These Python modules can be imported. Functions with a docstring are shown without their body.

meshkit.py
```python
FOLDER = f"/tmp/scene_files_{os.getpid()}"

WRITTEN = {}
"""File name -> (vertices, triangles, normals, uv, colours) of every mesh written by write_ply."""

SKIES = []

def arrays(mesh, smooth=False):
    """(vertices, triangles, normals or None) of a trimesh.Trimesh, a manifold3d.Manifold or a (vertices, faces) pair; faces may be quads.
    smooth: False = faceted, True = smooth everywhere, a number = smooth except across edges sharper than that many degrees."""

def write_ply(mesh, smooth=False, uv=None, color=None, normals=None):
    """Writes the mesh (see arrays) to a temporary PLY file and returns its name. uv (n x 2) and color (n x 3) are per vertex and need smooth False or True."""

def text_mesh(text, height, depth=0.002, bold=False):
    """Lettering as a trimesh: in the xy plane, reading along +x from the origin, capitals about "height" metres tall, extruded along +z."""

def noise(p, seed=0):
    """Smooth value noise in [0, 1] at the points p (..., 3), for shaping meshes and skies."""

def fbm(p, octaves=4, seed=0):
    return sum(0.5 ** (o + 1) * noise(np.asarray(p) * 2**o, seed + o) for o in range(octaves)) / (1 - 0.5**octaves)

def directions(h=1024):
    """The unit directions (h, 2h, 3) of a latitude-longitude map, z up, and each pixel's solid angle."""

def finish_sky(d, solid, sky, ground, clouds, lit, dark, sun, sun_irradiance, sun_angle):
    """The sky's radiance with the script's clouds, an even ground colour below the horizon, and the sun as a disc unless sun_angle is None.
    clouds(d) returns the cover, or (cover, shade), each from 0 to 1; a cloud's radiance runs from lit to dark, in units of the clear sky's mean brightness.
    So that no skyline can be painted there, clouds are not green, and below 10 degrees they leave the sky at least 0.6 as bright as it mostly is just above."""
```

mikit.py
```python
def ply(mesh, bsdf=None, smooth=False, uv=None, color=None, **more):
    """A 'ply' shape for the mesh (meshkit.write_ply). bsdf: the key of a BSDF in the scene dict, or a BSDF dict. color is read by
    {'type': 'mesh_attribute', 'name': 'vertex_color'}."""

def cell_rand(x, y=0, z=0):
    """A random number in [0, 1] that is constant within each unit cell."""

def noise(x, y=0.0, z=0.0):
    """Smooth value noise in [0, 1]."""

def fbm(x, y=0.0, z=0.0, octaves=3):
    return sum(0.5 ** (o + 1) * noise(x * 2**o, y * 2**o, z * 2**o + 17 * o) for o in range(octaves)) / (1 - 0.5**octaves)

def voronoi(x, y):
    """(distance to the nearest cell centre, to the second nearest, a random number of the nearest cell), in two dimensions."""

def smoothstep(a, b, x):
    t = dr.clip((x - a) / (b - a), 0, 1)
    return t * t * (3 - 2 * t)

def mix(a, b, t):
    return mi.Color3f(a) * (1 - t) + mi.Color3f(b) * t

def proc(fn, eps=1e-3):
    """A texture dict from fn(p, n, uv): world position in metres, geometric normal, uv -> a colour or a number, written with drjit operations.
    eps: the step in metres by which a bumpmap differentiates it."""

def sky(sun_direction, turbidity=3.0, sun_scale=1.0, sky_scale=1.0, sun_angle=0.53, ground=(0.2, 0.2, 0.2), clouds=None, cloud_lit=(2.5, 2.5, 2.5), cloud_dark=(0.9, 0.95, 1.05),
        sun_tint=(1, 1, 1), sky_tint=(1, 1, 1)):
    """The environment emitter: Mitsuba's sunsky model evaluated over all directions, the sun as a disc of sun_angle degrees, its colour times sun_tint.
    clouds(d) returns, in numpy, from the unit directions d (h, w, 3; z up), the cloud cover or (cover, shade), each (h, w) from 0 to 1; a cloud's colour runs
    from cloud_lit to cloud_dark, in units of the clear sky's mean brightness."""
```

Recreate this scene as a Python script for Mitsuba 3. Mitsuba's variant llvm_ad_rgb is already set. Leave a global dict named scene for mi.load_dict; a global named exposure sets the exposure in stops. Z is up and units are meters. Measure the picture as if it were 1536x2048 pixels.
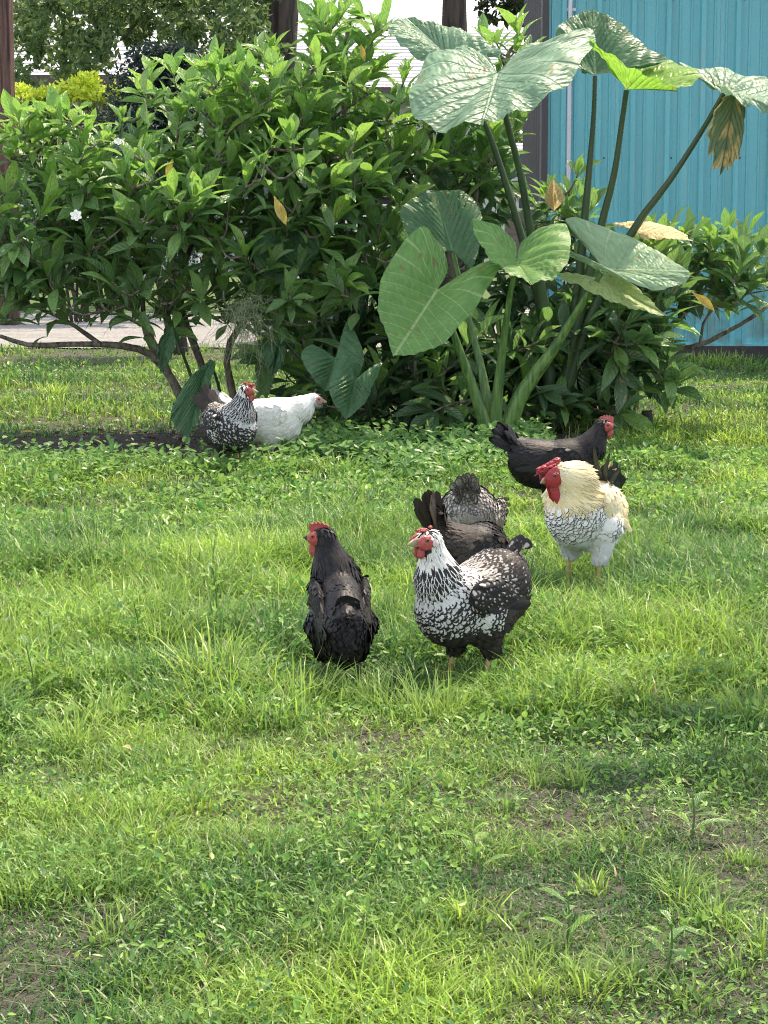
import math, numpy as np, trimesh, mitsuba as mi, drjit as dr, mikit, meshkit
from mikit import proc, noise, fbm, smoothstep, mix
from scipy.spatial import cKDTree
import shapely.geometry as sg
T4 = mi.ScalarTransform4f
scene, labels = {}, {}
rng = np.random.default_rng(7)

# ---------------------------------------------------------------- camera, sky, exposure
FPX, CAMH = 4500.0, 1.4                                   # focal length in photo pixels (1536 wide), eye height
PITCH = math.atan((1024 - 378) / FPX)
FWD = np.array([0, math.cos(PITCH), -math.sin(PITCH)]); UPV = np.array([0, math.sin(PITCH), math.cos(PITCH)])
EYE = np.array([0, 0, CAMH])
scene['camera'] = {'type': 'perspective', 'fov': math.degrees(2 * math.atan(768 / FPX)), 'fov_axis': 'x', 'near_clip': 0.05, 'far_clip': 900.0,
                   'to_world': T4().look_at(origin=EYE.tolist(), target=(EYE + FWD).tolist(), up=[0, 0, 1])}
SUN = (0.34, 0.46, 1.0)
def cloud_cover(d):
    n = meshkit.fbm(d * np.array([2.2, 2.2, 4.0]) + 3.1, 4, 5)
    return np.clip((n - 0.33) * 4.0, 0.35, 1.0), np.clip((n - 0.55) * 1.6, 0, 0.6)
scene['sky'] = mikit.sky(SUN, turbidity=3, sun_scale=0.62, clouds=cloud_cover, cloud_lit=(2.2, 2.2, 2.2), cloud_dark=(1.1, 1.15, 1.2))
exposure = 3.12

# ---------------------------------------------------------------- helpers
def ray(px, py):
    d = FWD + (px - 768) / FPX * np.array([1.0, 0, 0]) + (1024 - py) / FPX * UPV
    return d / d[1]
def at(px, py, y):                                        # the point of the place at depth y seen at a photo pixel
    return EYE + ray(px, py) * y
def ground(px, py):
    d = ray(px, py)
    return EYE + d * (-CAMH / d[2])
def proj(p):
    q = np.asarray(p, float) - EYE
    z = q @ FWD
    return np.stack([768 + FPX * q[..., 0] / z, 1024 - FPX * (q @ UPV) / z], -1), z
def norm(v):
    v = np.asarray(v, float)
    return v / np.maximum(np.linalg.norm(v, axis=-1, keepdims=True), 1e-12)
def key_for(name):
    if name not in scene and not any(k.startswith(name + '__') for k in scene): return name
    k = 1
    while f'{name}_{k:03d}' in used: k += 1
    return f'{name}_{k:03d}'
used = set()
def numbered(name):
    k, n = name, 0
    while k in used: n += 1; k = f'{name}_{n:03d}'
    used.add(k)
    return k
def put(name, mesh, bsdf, parent=None, smooth=False, uv=None, color=None, label=None, cat=None, group=None, kind=None):
    key = numbered(f'{parent}__{name}' if parent else name)
    scene[key] = mikit.ply(mesh, bsdf, smooth=smooth, uv=uv, color=color)
    tag(key, label, cat, group, kind)
    return key
def tag(key, label=None, cat=None, group=None, kind=None):
    d = {k: v for k, v in dict(label=label, category=cat, group=group, kind=kind).items() if v}
    if d: labels[key] = {**labels.get(key, {}), **d}
def thing(name, label, cat, group=None):
    key = numbered(name); tag(key, label, cat, group); return key
def box(x0, x1, y0, y1, z0, z1):
    return trimesh.creation.box(bounds=[[x0, y0, z0], [x1, y1, z1]])
def cat_mesh(parts):                                      # (v, f) pairs into one
    vs, fs, n = [], [], 0
    for v, f in parts:
        vs.append(v); fs.append(np.asarray(f) + n); n += len(v)
    return np.vstack(vs), np.vstack(fs)
def catmull(pts, n):
    p = np.asarray(pts, float); p = np.vstack([2 * p[0] - p[1], p, 2 * p[-1] - p[-2]])
    out = []
    for t in np.linspace(0, len(p) - 3 - 1e-6, n):
        i = int(t); u = t - i; a, b, c, d = p[i:i + 4]
        out.append(0.5 * (2 * b + (c - a) * u + (2 * a - 5 * b + 4 * c - d) * u * u + (3 * b - a - 3 * c + d) * u ** 3))
    return np.array(out)
def tube(pts, radii, sides=8, caps=True, jitter=0.0, seed=0):
    p = np.asarray(pts, float); n = len(p); r = np.broadcast_to(np.asarray(radii, float), (n,))
    t = norm(np.gradient(p, axis=0))
    ref = np.array([0, 0, 1.0]) if abs(t[0][2]) < 0.9 else np.array([1.0, 0, 0])
    a = norm(np.cross(t[0], ref)); V = []
    g = np.random.default_rng(seed)
    for i in range(n):
        a = norm(a - t[i] * (a @ t[i])); b = np.cross(t[i], a)
        th = np.arange(sides) * 2 * np.pi / sides
        rr = r[i] * (1 + jitter * g.normal(size=sides))
        V.append(p[i] + (np.cos(th) * rr)[:, None] * a + (np.sin(th) * rr)[:, None] * b)
    V = np.vstack(V); F = []
    i, j = np.meshgrid(np.arange(n - 1), np.arange(sides), indexing='ij'); j2 = (j + 1) % sides
    q = np.stack([i * sides + j, i * sides + j2, (i + 1) * sides + j2, (i + 1) * sides + j], -1).reshape(-1, 4)
    F = np.vstack([q[:, [0, 1, 2]], q[:, [0, 2, 3]]])
    if caps:
        V = np.vstack([V, p[0], p[-1]]); k = np.arange(sides); k2 = (k + 1) % sides; o = (n - 1) * sides
        F = np.vstack([F, np.stack([k2, k, k * 0 + n * sides], 1), np.stack([o + k, o + k2, k * 0 + n * sides + 1], 1)])
    return V, F
def frame_mat(o, x, y, z, s=1.0):
    m = np.eye(4); m[:3, 0], m[:3, 1], m[:3, 2], m[:3, 3] = np.asarray(x) * s, np.asarray(y) * s, np.asarray(z) * s, o
    return m

# ---------------------------------------------------------------- materials
def rgb(*c): return {'type': 'rgb', 'value': list(c)}
def principled(key, c, rough=0.6, **k):
    scene[key] = {'type': 'twosided', 'b': {'type': 'principled', 'base_color': c if isinstance(c, dict) else rgb(*c), 'roughness': rough, **k}}
def unpack(uv):                                           # uv.x = u in [-1, 1] + 4 * number: number / 16 is a random of its own per leaf or feather
    k = dr.floor((uv.x + 2) / 4)
    return uv.x - 4 * k, uv.y, k / 16.0
def thin(colour, rough, spec, through):                      # a glossy leaf: half reflects with a sheen, half lets light through
    return {'type': 'blendbsdf', 'weight': through,
            'a': {'type': 'twosided', 'b': {'type': 'principled', 'base_color': colour, 'roughness': rough, 'specular': spec}},
            'b': {'type': 'principledthin', 'base_color': colour, 'roughness': 0.6, 'diff_trans': 2.0}}
def leaf_material(key, lo, hi, vein, trans, rough, pairs, bump):
    def colour(p, n, uv):
        u, v, r = unpack(uv); au = dr.abs(u)
        w = (v * pairs - au * 1.6); fr = dr.abs(w - dr.floor(w) - 0.5)           # 0.5 on a lateral vein
        ve = smoothstep(0.22, 0.5, fr) * 0.6 * (1 - au * 0.5)
        ve = dr.maximum(ve, 1 - smoothstep(0.0, 0.09, au))
        c = mix(mix(lo, hi, r * 0.75 + 0.25 * noise(p.x * 25, p.y * 25, p.z * 25)), vein, ve)
        c = mix(c, (0.30, 0.22, 0.09), smoothstep(0.80, 0.90, noise(v * 9 + r * 77, u * 2.5 + r * 31, 3.0)) * smoothstep(0.45, 0.6, r))
        return c * (0.82 + 0.36 * noise(v * 14 + r * 40, u * 5, r * 9))
    def height(p, n, uv):
        u, v, r = unpack(uv); au = dr.abs(u)
        w = v * pairs - au * 1.6
        return dr.abs(dr.sin(w * math.pi)) * (1 - 0.5 * au) * 0.0055 + smoothstep(0.0, 0.12, au) * 0.003
    scene[key] = {'type': 'bumpmap', 'tex': proc(height, 2e-3), 'scale': bump,
                  'b': thin(proc(colour), rough, 1.0, trans)}
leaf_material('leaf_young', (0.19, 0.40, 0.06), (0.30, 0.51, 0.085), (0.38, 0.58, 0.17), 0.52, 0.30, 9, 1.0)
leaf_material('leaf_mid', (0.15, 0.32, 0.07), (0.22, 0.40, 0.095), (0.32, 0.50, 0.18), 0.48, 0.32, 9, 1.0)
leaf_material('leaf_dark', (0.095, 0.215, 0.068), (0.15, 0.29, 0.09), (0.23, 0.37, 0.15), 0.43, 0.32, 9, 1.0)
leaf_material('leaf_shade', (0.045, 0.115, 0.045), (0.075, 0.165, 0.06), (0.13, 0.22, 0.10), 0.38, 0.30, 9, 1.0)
leaf_material('leaf_yellow', (0.55, 0.40, 0.06), (0.68, 0.52, 0.10), (0.55, 0.45, 0.15), 0.4, 0.5, 9, 1.0)
def ear_material(key, lo, hi, vein, trans, rough, bump=1.0, blotch=None):
    # uv: template coordinates of a heart-shaped leaf (u along the midrib, tip 1, lobes below 0; v across)
    def veins(uv):
        u, v = uv.x, dr.abs(uv.y)
        main = 1 - smoothstep(0.006, 0.020, v + dr.maximum(-u, 0) * 9)
        w = (u - 0.62 * v) * 8.0
        fr = dr.abs(w - dr.floor(w) - 0.5)
        side = smoothstep(0.43, 0.485, fr) * smoothstep(-0.05, 0.02, u - 0.45 * v)
        ang = dr.atan2(u, v) * 5.2 + 0.4
        fa = dr.abs(ang - dr.floor(ang) - 0.5)
        lobe = smoothstep(0.40, 0.475, fa) * (1 - smoothstep(-0.05, 0.02, u - 0.45 * v))
        fine = noise(u * 60 + v * 26, v * 30 - u * 10)
        return main, dr.maximum(side, lobe), fine
    def colour(p, n, uv):
        m, s, f = veins(uv)
        c = mix(mix(lo, hi, fbm(uv.x * 7, uv.y * 7, p.z * 1.5)), vein, dr.maximum(m, s * 0.65) )
        c = c * (0.85 + 0.3 * f)
        c = mix(c, (0.26, 0.18, 0.07), smoothstep(0.83, 0.92, noise(uv.x * 26 + 5, uv.y * 26, p.z * 3)) * 0.8)
        if blotch is not None: c = mix(c, blotch, smoothstep(0.42, 0.62, fbm(uv.x * 5 + 3, uv.y * 6, p.x)))
        return c
    def height(p, n, uv):
        m, s, f = veins(uv)
        return (f - 0.5) * 0.007 - s * 0.007 - m * 0.008
    scene[key] = {'type': 'bumpmap', 'tex': proc(height, 3e-3), 'scale': bump,
                  'b': thin(proc(colour), rough, 0.6, trans)}
ear_material('ear_top', (0.14, 0.26, 0.16), (0.21, 0.35, 0.21), (0.40, 0.54, 0.36), 0.35, 0.46, 1.0)
ear_material('ear_low', (0.14, 0.31, 0.08), (0.20, 0.38, 0.09), (0.42, 0.56, 0.26), 0.45, 0.52, 0.35)
ear_material('ear_silver', (0.22, 0.36, 0.20), (0.30, 0.44, 0.25), (0.48, 0.60, 0.38), 0.35, 0.44, 0.8)
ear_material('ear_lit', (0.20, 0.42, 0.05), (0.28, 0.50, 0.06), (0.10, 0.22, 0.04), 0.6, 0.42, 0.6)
ear_material('ear_pale', (0.40, 0.52, 0.22), (0.50, 0.60, 0.26), (0.55, 0.64, 0.32), 0.5, 0.5, 0.5)
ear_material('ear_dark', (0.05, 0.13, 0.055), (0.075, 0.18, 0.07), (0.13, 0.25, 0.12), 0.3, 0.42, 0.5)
ear_material('ear_dry', (0.36, 0.30, 0.11), (0.55, 0.45, 0.19), (0.28, 0.20, 0.10), 0.3, 0.6, 1.0, (0.14, 0.20, 0.09))
ear_material('ear_tan', (0.66, 0.52, 0.24), (0.78, 0.66, 0.36), (0.45, 0.30, 0.15), 0.4, 0.55, 0.6)
principled('petiole', proc(lambda p, n, uv: mix((0.045, 0.11, 0.03), (0.13, 0.22, 0.055), smoothstep(0.25, 0.75, fbm(p.x * 90, p.y * 90, p.z * 2.5))) * (0.8 + 0.4 * noise(p.x * 9, p.y * 9, p.z * 14))), 0.4)
principled('petiole_dark', proc(lambda p, n, uv: mix((0.03, 0.06, 0.03), (0.06, 0.10, 0.04), fbm(p.x * 14, p.y * 14, p.z * 3))), 0.45)
def bark(a, b, fx, fz):
    return proc(lambda p, n, uv: mix(a, b, smoothstep(0.25, 0.75, fbm(p.x * fx, p.y * fx, p.z * fz, 4))))
principled('bark_shrub', bark((0.07, 0.055, 0.045), (0.24, 0.21, 0.17), 60, 22), 0.9)
principled('bark_trunk', bark((0.02, 0.018, 0.018), (0.085, 0.065, 0.055), 24, 3), 0.95)
principled('post_wood', bark((0.035, 0.018, 0.015), (0.13, 0.075, 0.06), 40, 2), 0.85)
scene['grass_blade'] = thin({'type': 'mesh_attribute', 'name': 'vertex_color'}, 0.42, 0.5, 0.48)
scene['far_leaf'] = thin({'type': 'mesh_attribute', 'name': 'vertex_color'}, 0.5, 0.5, 0.45)
def ground_colour(p, n, uv):
    a = fbm(p.x * 1.3 + 9, p.y * 1.3, 0.0, 4); b = fbm(p.x * 30, p.y * 30, 1.0, 3)
    soil = mix((0.016, 0.015, 0.011), (0.075, 0.068, 0.050), b)
    far = smoothstep(18.5, 24, p.y)
    green = mix((0.03, 0.06, 0.012), (0.08, 0.12, 0.03), b)
    return mix(soil, green, dr.maximum(smoothstep(0.45, 0.65, a) * 0.5, far))
principled('ground_soil', proc(ground_colour), 0.95)
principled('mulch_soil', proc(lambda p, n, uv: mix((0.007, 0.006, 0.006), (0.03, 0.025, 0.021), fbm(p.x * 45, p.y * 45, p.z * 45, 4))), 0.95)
principled('drive_concrete', proc(lambda p, n, uv: mix((0.145, 0.14, 0.13), (0.25, 0.24, 0.225), fbm(p.x * 2.5, p.y * 5, 0.0, 5)) * (0.8 + 0.3 * noise(p.x * 40, p.y * 40))), 0.9)
def teal(p, n, uv):
    c = mix((0.105, 0.385, 0.435), (0.13, 0.42, 0.475), fbm(p.x * 1.2, p.y, p.z * 0.6, 4))
    c = c * (0.93 + 0.14 * noise(p.x * 170, p.y * 170, p.z * 170))
    c = c * (0.90 + 0.16 * fbm(p.x * 26, 0.0, p.z * 0.7, 3))
    c = mix(c, (0.30, 0.36, 0.36), smoothstep(0.62, 0.80, fbm(p.x * 38 + 4, 0.0, p.z * 1.3, 3)) * 0.25)
    return mix(c, (0.13, 0.15, 0.12), (1 - smoothstep(0.15, 0.95, p.z)) * 0.55 * smoothstep(0.35, 0.7, fbm(p.x * 9, 0.0, p.z * 7)))
principled('teal_metal', proc(teal), 0.34, specular=0.6)
principled('brown_metal', proc(lambda p, n, uv: mix((0.036, 0.034, 0.038), (0.055, 0.051, 0.055), fbm(p.x * 8, p.y * 8, p.z * 2))), 0.5)
principled('kerb_concrete', proc(lambda p, n, uv: mix((0.018, 0.017, 0.018), (0.075, 0.068, 0.066), fbm(p.x * 14, p.y * 14, p.z * 30, 4))), 0.95)
principled('conduit_metal', (0.52, 0.52, 0.58), 0.35, metallic=0.35)
principled('screw_metal', (0.03, 0.05, 0.06), 0.5)
principled('house_wall', proc(lambda p, n, uv: mix((0.42, 0.42, 0.43), (0.50, 0.50, 0.51), fbm(p.x * 3, p.y, p.z * 3))), 0.85)
principled('roof_shingle', proc(lambda p, n, uv: mix((0.38, 0.38, 0.40), (0.52, 0.51, 0.52), fbm(p.x * 9, p.y * 9, p.z * 9))), 0.85)
principled('fascia_dark', (0.09, 0.07, 0.06), 0.7)
principled('white_paint', (0.78, 0.78, 0.78), 0.5)
principled('brick_red', (0.26, 0.13, 0.10), 0.9)
principled('brown_siding', proc(lambda p, n, uv: mix((0.16, 0.12, 0.11), (0.23, 0.18, 0.17), noise(p.x * 2, p.y, p.z * 30))), 0.85)
principled('window_dark', (0.08, 0.11, 0.14), 0.12, specular=0.6)
principled('lattice_wood', (0.03, 0.025, 0.025), 0.8)
principled('moss_grey', proc(lambda p, n, uv: mix((0.16, 0.20, 0.11), (0.30, 0.34, 0.20), noise(p.x * 40, p.y * 40, p.z * 12))), 0.9)
principled('petal_white', (0.80, 0.80, 0.74), 0.6)

# ---------------------------------------------------------------- the setting: ground, mulch, driveway
def patch(p, seed, s):
    return meshkit.fbm(np.stack([p[:, 0] * s, p[:, 1] * s, p[:, 0] * 0], -1), 3, seed)
def ground_z(x, y):
    p = np.stack([np.asarray(x, float).ravel(), np.asarray(y, float).ravel()], -1)
    z = (patch(p, 3, 0.9) - 0.5) * 0.06 + (patch(p, 4, 4.0) - 0.5) * 0.03
    return z * np.clip((18.0 - p[:, 1]) / 1.5, 0, 1) * np.clip((p[:, 1] + 4) / 3, 0, 1)
gx = np.concatenate([[-220, -60], np.linspace(-9, 9, 240), [60, 220]]); gy = np.concatenate([[-60, -12], np.linspace(-4, 19, 300), [26, 40, 80, 300]])
X, Y = np.meshgrid(gx, gy, indexing='ij')
Z = ground_z(X, Y).reshape(X.shape); Z[(abs(X) > 8.9)] = 0
ii, jj = np.meshgrid(np.arange(len(gx) - 1), np.arange(len(gy) - 1), indexing='ij'); c = len(gy)
quads = np.stack([ii * c + jj, (ii + 1) * c + jj, (ii + 1) * c + jj + 1, ii * c + jj + 1], -1).reshape(-1, 4)
put('ground', (np.stack([X, Y, Z], -1).reshape(-1, 3), quads), 'ground_soil', smooth=True, label='bare brown soil showing between the grass of the yard', kind='structure')
# driveway: a pale strip beyond the lawn
def strip(x0, x1, y0, y1, z, nx, ny, amp, seed):
    X, Y = np.meshgrid(np.linspace(x0, x1, nx), np.linspace(y0, y1, ny), indexing='ij')
    e = (meshkit.fbm(np.stack([X * 1.5, Y * 0 + seed, X * 0], -1), 3, seed) - 0.5) * amp
    Y = Y + e * np.where(Y < (y0 + y1) / 2, 1, -1)
    i, j = np.meshgrid(np.arange(nx - 1), np.arange(ny - 1), indexing='ij')
    q = np.stack([i * ny + j, (i + 1) * ny + j, (i + 1) * ny + j + 1, i * ny + j + 1], -1).reshape(-1, 4)
    return np.stack([X, Y, X * 0 + z], -1).reshape(-1, 3), q
put('driveway', strip(-40, 1.25, 19.9, 25.4, 0.012, 160, 12, 0.5, 2), 'drive_concrete', label='pale concrete driveway crossing behind the shrubs', kind='structure')
# mulch bed under the shrubs
def mulch():
    th = np.linspace(0, 2 * np.pi, 80, endpoint=False); r = np.linspace(0, 1, 14)
    edge = 1 + 0.22 * (meshkit.fbm(np.stack([np.cos(th) * 2, np.sin(th) * 2, th * 0], -1), 3, 8) - 0.5)
    x = -0.42 + np.outer(r, np.cos(th) * edge) * 1.80; y = 12.38 + np.outer(r, np.sin(th) * edge) * 0.85 + 0.12 * np.outer(r, np.cos(th))
    z = ground_z(x, y).reshape(x.shape) + 0.02 * (1 - r[:, None] ** 4) + 0.012 * meshkit.fbm(np.stack([x * 20, y * 20, x * 0], -1), 3, 2) * (1 - r[:, None] ** 6) - 0.004 * r[:, None] ** 8
    i, j = np.meshgrid(np.arange(13), np.arange(80), indexing='ij'); j2 = (j + 1) % 80
    q = np.stack([i * 80 + j, (i + 1) * 80 + j, (i + 1) * 80 + j2, i * 80 + j2], -1).reshape(-1, 4)
    return np.stack([x, y, z], -1).reshape(-1, 3), q
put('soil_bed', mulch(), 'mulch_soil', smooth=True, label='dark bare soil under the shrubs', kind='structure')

# ---------------------------------------------------------------- the metal shed
WY = ground(1400, 724)[1]
def wx(px): return at(px, 500, WY)[0]
shed = thing('metal_shed', 'teal ribbed metal shed with a dark brown corner and concrete footing', 'shed')
xc, pitch = wx(1080), (wx(1467) - wx(1124)) / 5
rib0 = wx(1192)
def rib_profile(x0, x1):
    pts = [(x0, 0)]
    for k in range(-3, 40):
        c = rib0 + k * pitch
        for (dx, ybase, w, tw) in ((0, 0.044, 0.028, 0.018), (pitch / 3, 0.011, 0.011, 0.006), (2 * pitch / 3, 0.011, 0.011, 0.006)):
            m = c + dx
            if m - w > x0 + 1e-3 and m + w < x1 - 1e-3:
                pts += [(m - w, 0), (m - tw, ybase), (m + tw, ybase), (m + w, 0)]
    return sg.Polygon(pts + [(x1, 0), (x1, -0.012), (x0, -0.012)])
def upright(poly, z0, z1, y):                              # extrude an (x, outward) profile upwards; outward is -y
    m = trimesh.creation.extrude_polygon(poly, z1 - z0, engine='earcut')
    v = np.array(m.vertices); m.vertices = np.stack([v[:, 0], y - v[:, 1], v[:, 2] + z0], -1); m.invert()
    return m
edges = [xc + 0.05] + [rib0 + pitch * 0.5 + pitch * 3 * k for k in range(0, 6)]
zt = 3.4
for a, b in zip(edges[:-1], edges[1:]):
    put('wall_panel', upright(rib_profile(a, b - 0.0015), 0.135, zt, WY), 'teal_metal', shed)
XR = edges[-1]
put('corner_trim', box(xc, xc + 0.052, WY - 0.045, WY + 0.06, 0.135, zt), 'brown_metal', shed)
DB = 2.4
def side():
    pts = []
    y = WY + 0.06
    poly = [(y, 0)]
    while y < WY + DB - 0.3:
        poly += [(y + 0.20, 0), (y + 0.215, 0.012), (y + 0.235, 0.012), (y + 0.25, 0)]; y += 0.25
    poly += [(WY + DB, 0), (WY + DB, -0.02), (WY + 0.06, -0.02)]
    m = trimesh.creation.extrude_polygon(sg.Polygon(poly), zt - 0.135, engine='earcut'); v = np.array(m.vertices)
    m.vertices = np.stack([xc + 0.004 - v[:, 1], v[:, 0], v[:, 2] + 0.135], -1); m.invert() if m.volume < 0 else None
    return m
put('side_wall', side(), 'brown_metal', shed)
put('footing', trimesh.util.concatenate([box(xc - 0.02, XR + 0.02, WY - 0.05, WY + DB + 0.02, -0.2, 0.132)]), 'kerb_concrete', shed)
put('base_flashing', box(xc + 0.053, XR, WY - 0.052, WY + 0.02, 0.1335, 0.15), 'teal_metal', shed)
put('back_wall', box(xc + 0.03, XR, WY + DB - 0.02, WY + DB - 0.005, 0.14, zt), 'brown_metal', shed)
rp = sg.Polygon([(WY - 0.25, zt), (WY + DB / 2, zt + 0.7), (WY + DB + 0.25, zt), (WY + DB + 0.25, zt + 0.05), (WY + DB / 2, zt + 0.76), (WY - 0.25, zt + 0.05)])
rm = trimesh.creation.extrude_polygon(rp, XR - xc + 0.3, engine='earcut'); v = np.array(rm.vertices)
rm.vertices = np.stack([v[:, 2] + xc - 0.15, v[:, 0], v[:, 1]], -1); rm.fix_normals()
put('roof', rm, 'brown_metal', shed)
for z in (0.55, at(1300, 316, WY)[2], 2.9):
    for k in range(0, 14):
        for dx in (pitch / 6, pitch / 2 + 0.0):
            x = rib0 + (k - 1) * pitch + dx + 0.01 * math.sin(k * 7 + z)
            if k % 2 == 0 or x > XR - 0.1 or dx > pitch / 3: continue
            m = trimesh.creation.cylinder(0.0075, 0.008, sections=8); m.apply_transform(trimesh.transformations.rotation_matrix(math.pi / 2, [1, 0, 0]))
            m.apply_translation([x, WY - 0.004, z]); put('screw', m, 'screw_metal', shed)
cond = thing('conduit_pipe', 'thin grey electrical conduit running up the teal wall near the brown corner', 'pipe')
cx = wx(1134)
put('pipe', tube([[cx, WY - 0.058, z] for z in np.linspace(0.14, zt - 0.1, 6)], 0.0185, 12), 'conduit_metal', cond, smooth=40)
for py in (20, 332):
    z = at(1134, py, WY)[2]
    s = trimesh.util.concatenate([box(cx - 0.045, cx - 0.02, WY - 0.042, WY - 0.034, z - 0.012, z + 0.012), box(cx + 0.02, cx + 0.045, WY - 0.042, WY - 0.034, z - 0.012, z + 0.012)])
    a = trimesh.creation.annulus(0.0187, 0.0215, 0.024); a.apply_translation([cx, WY - 0.058, z])
    put('strap', trimesh.util.concatenate([s, a]), 'conduit_metal', cond)

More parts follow.
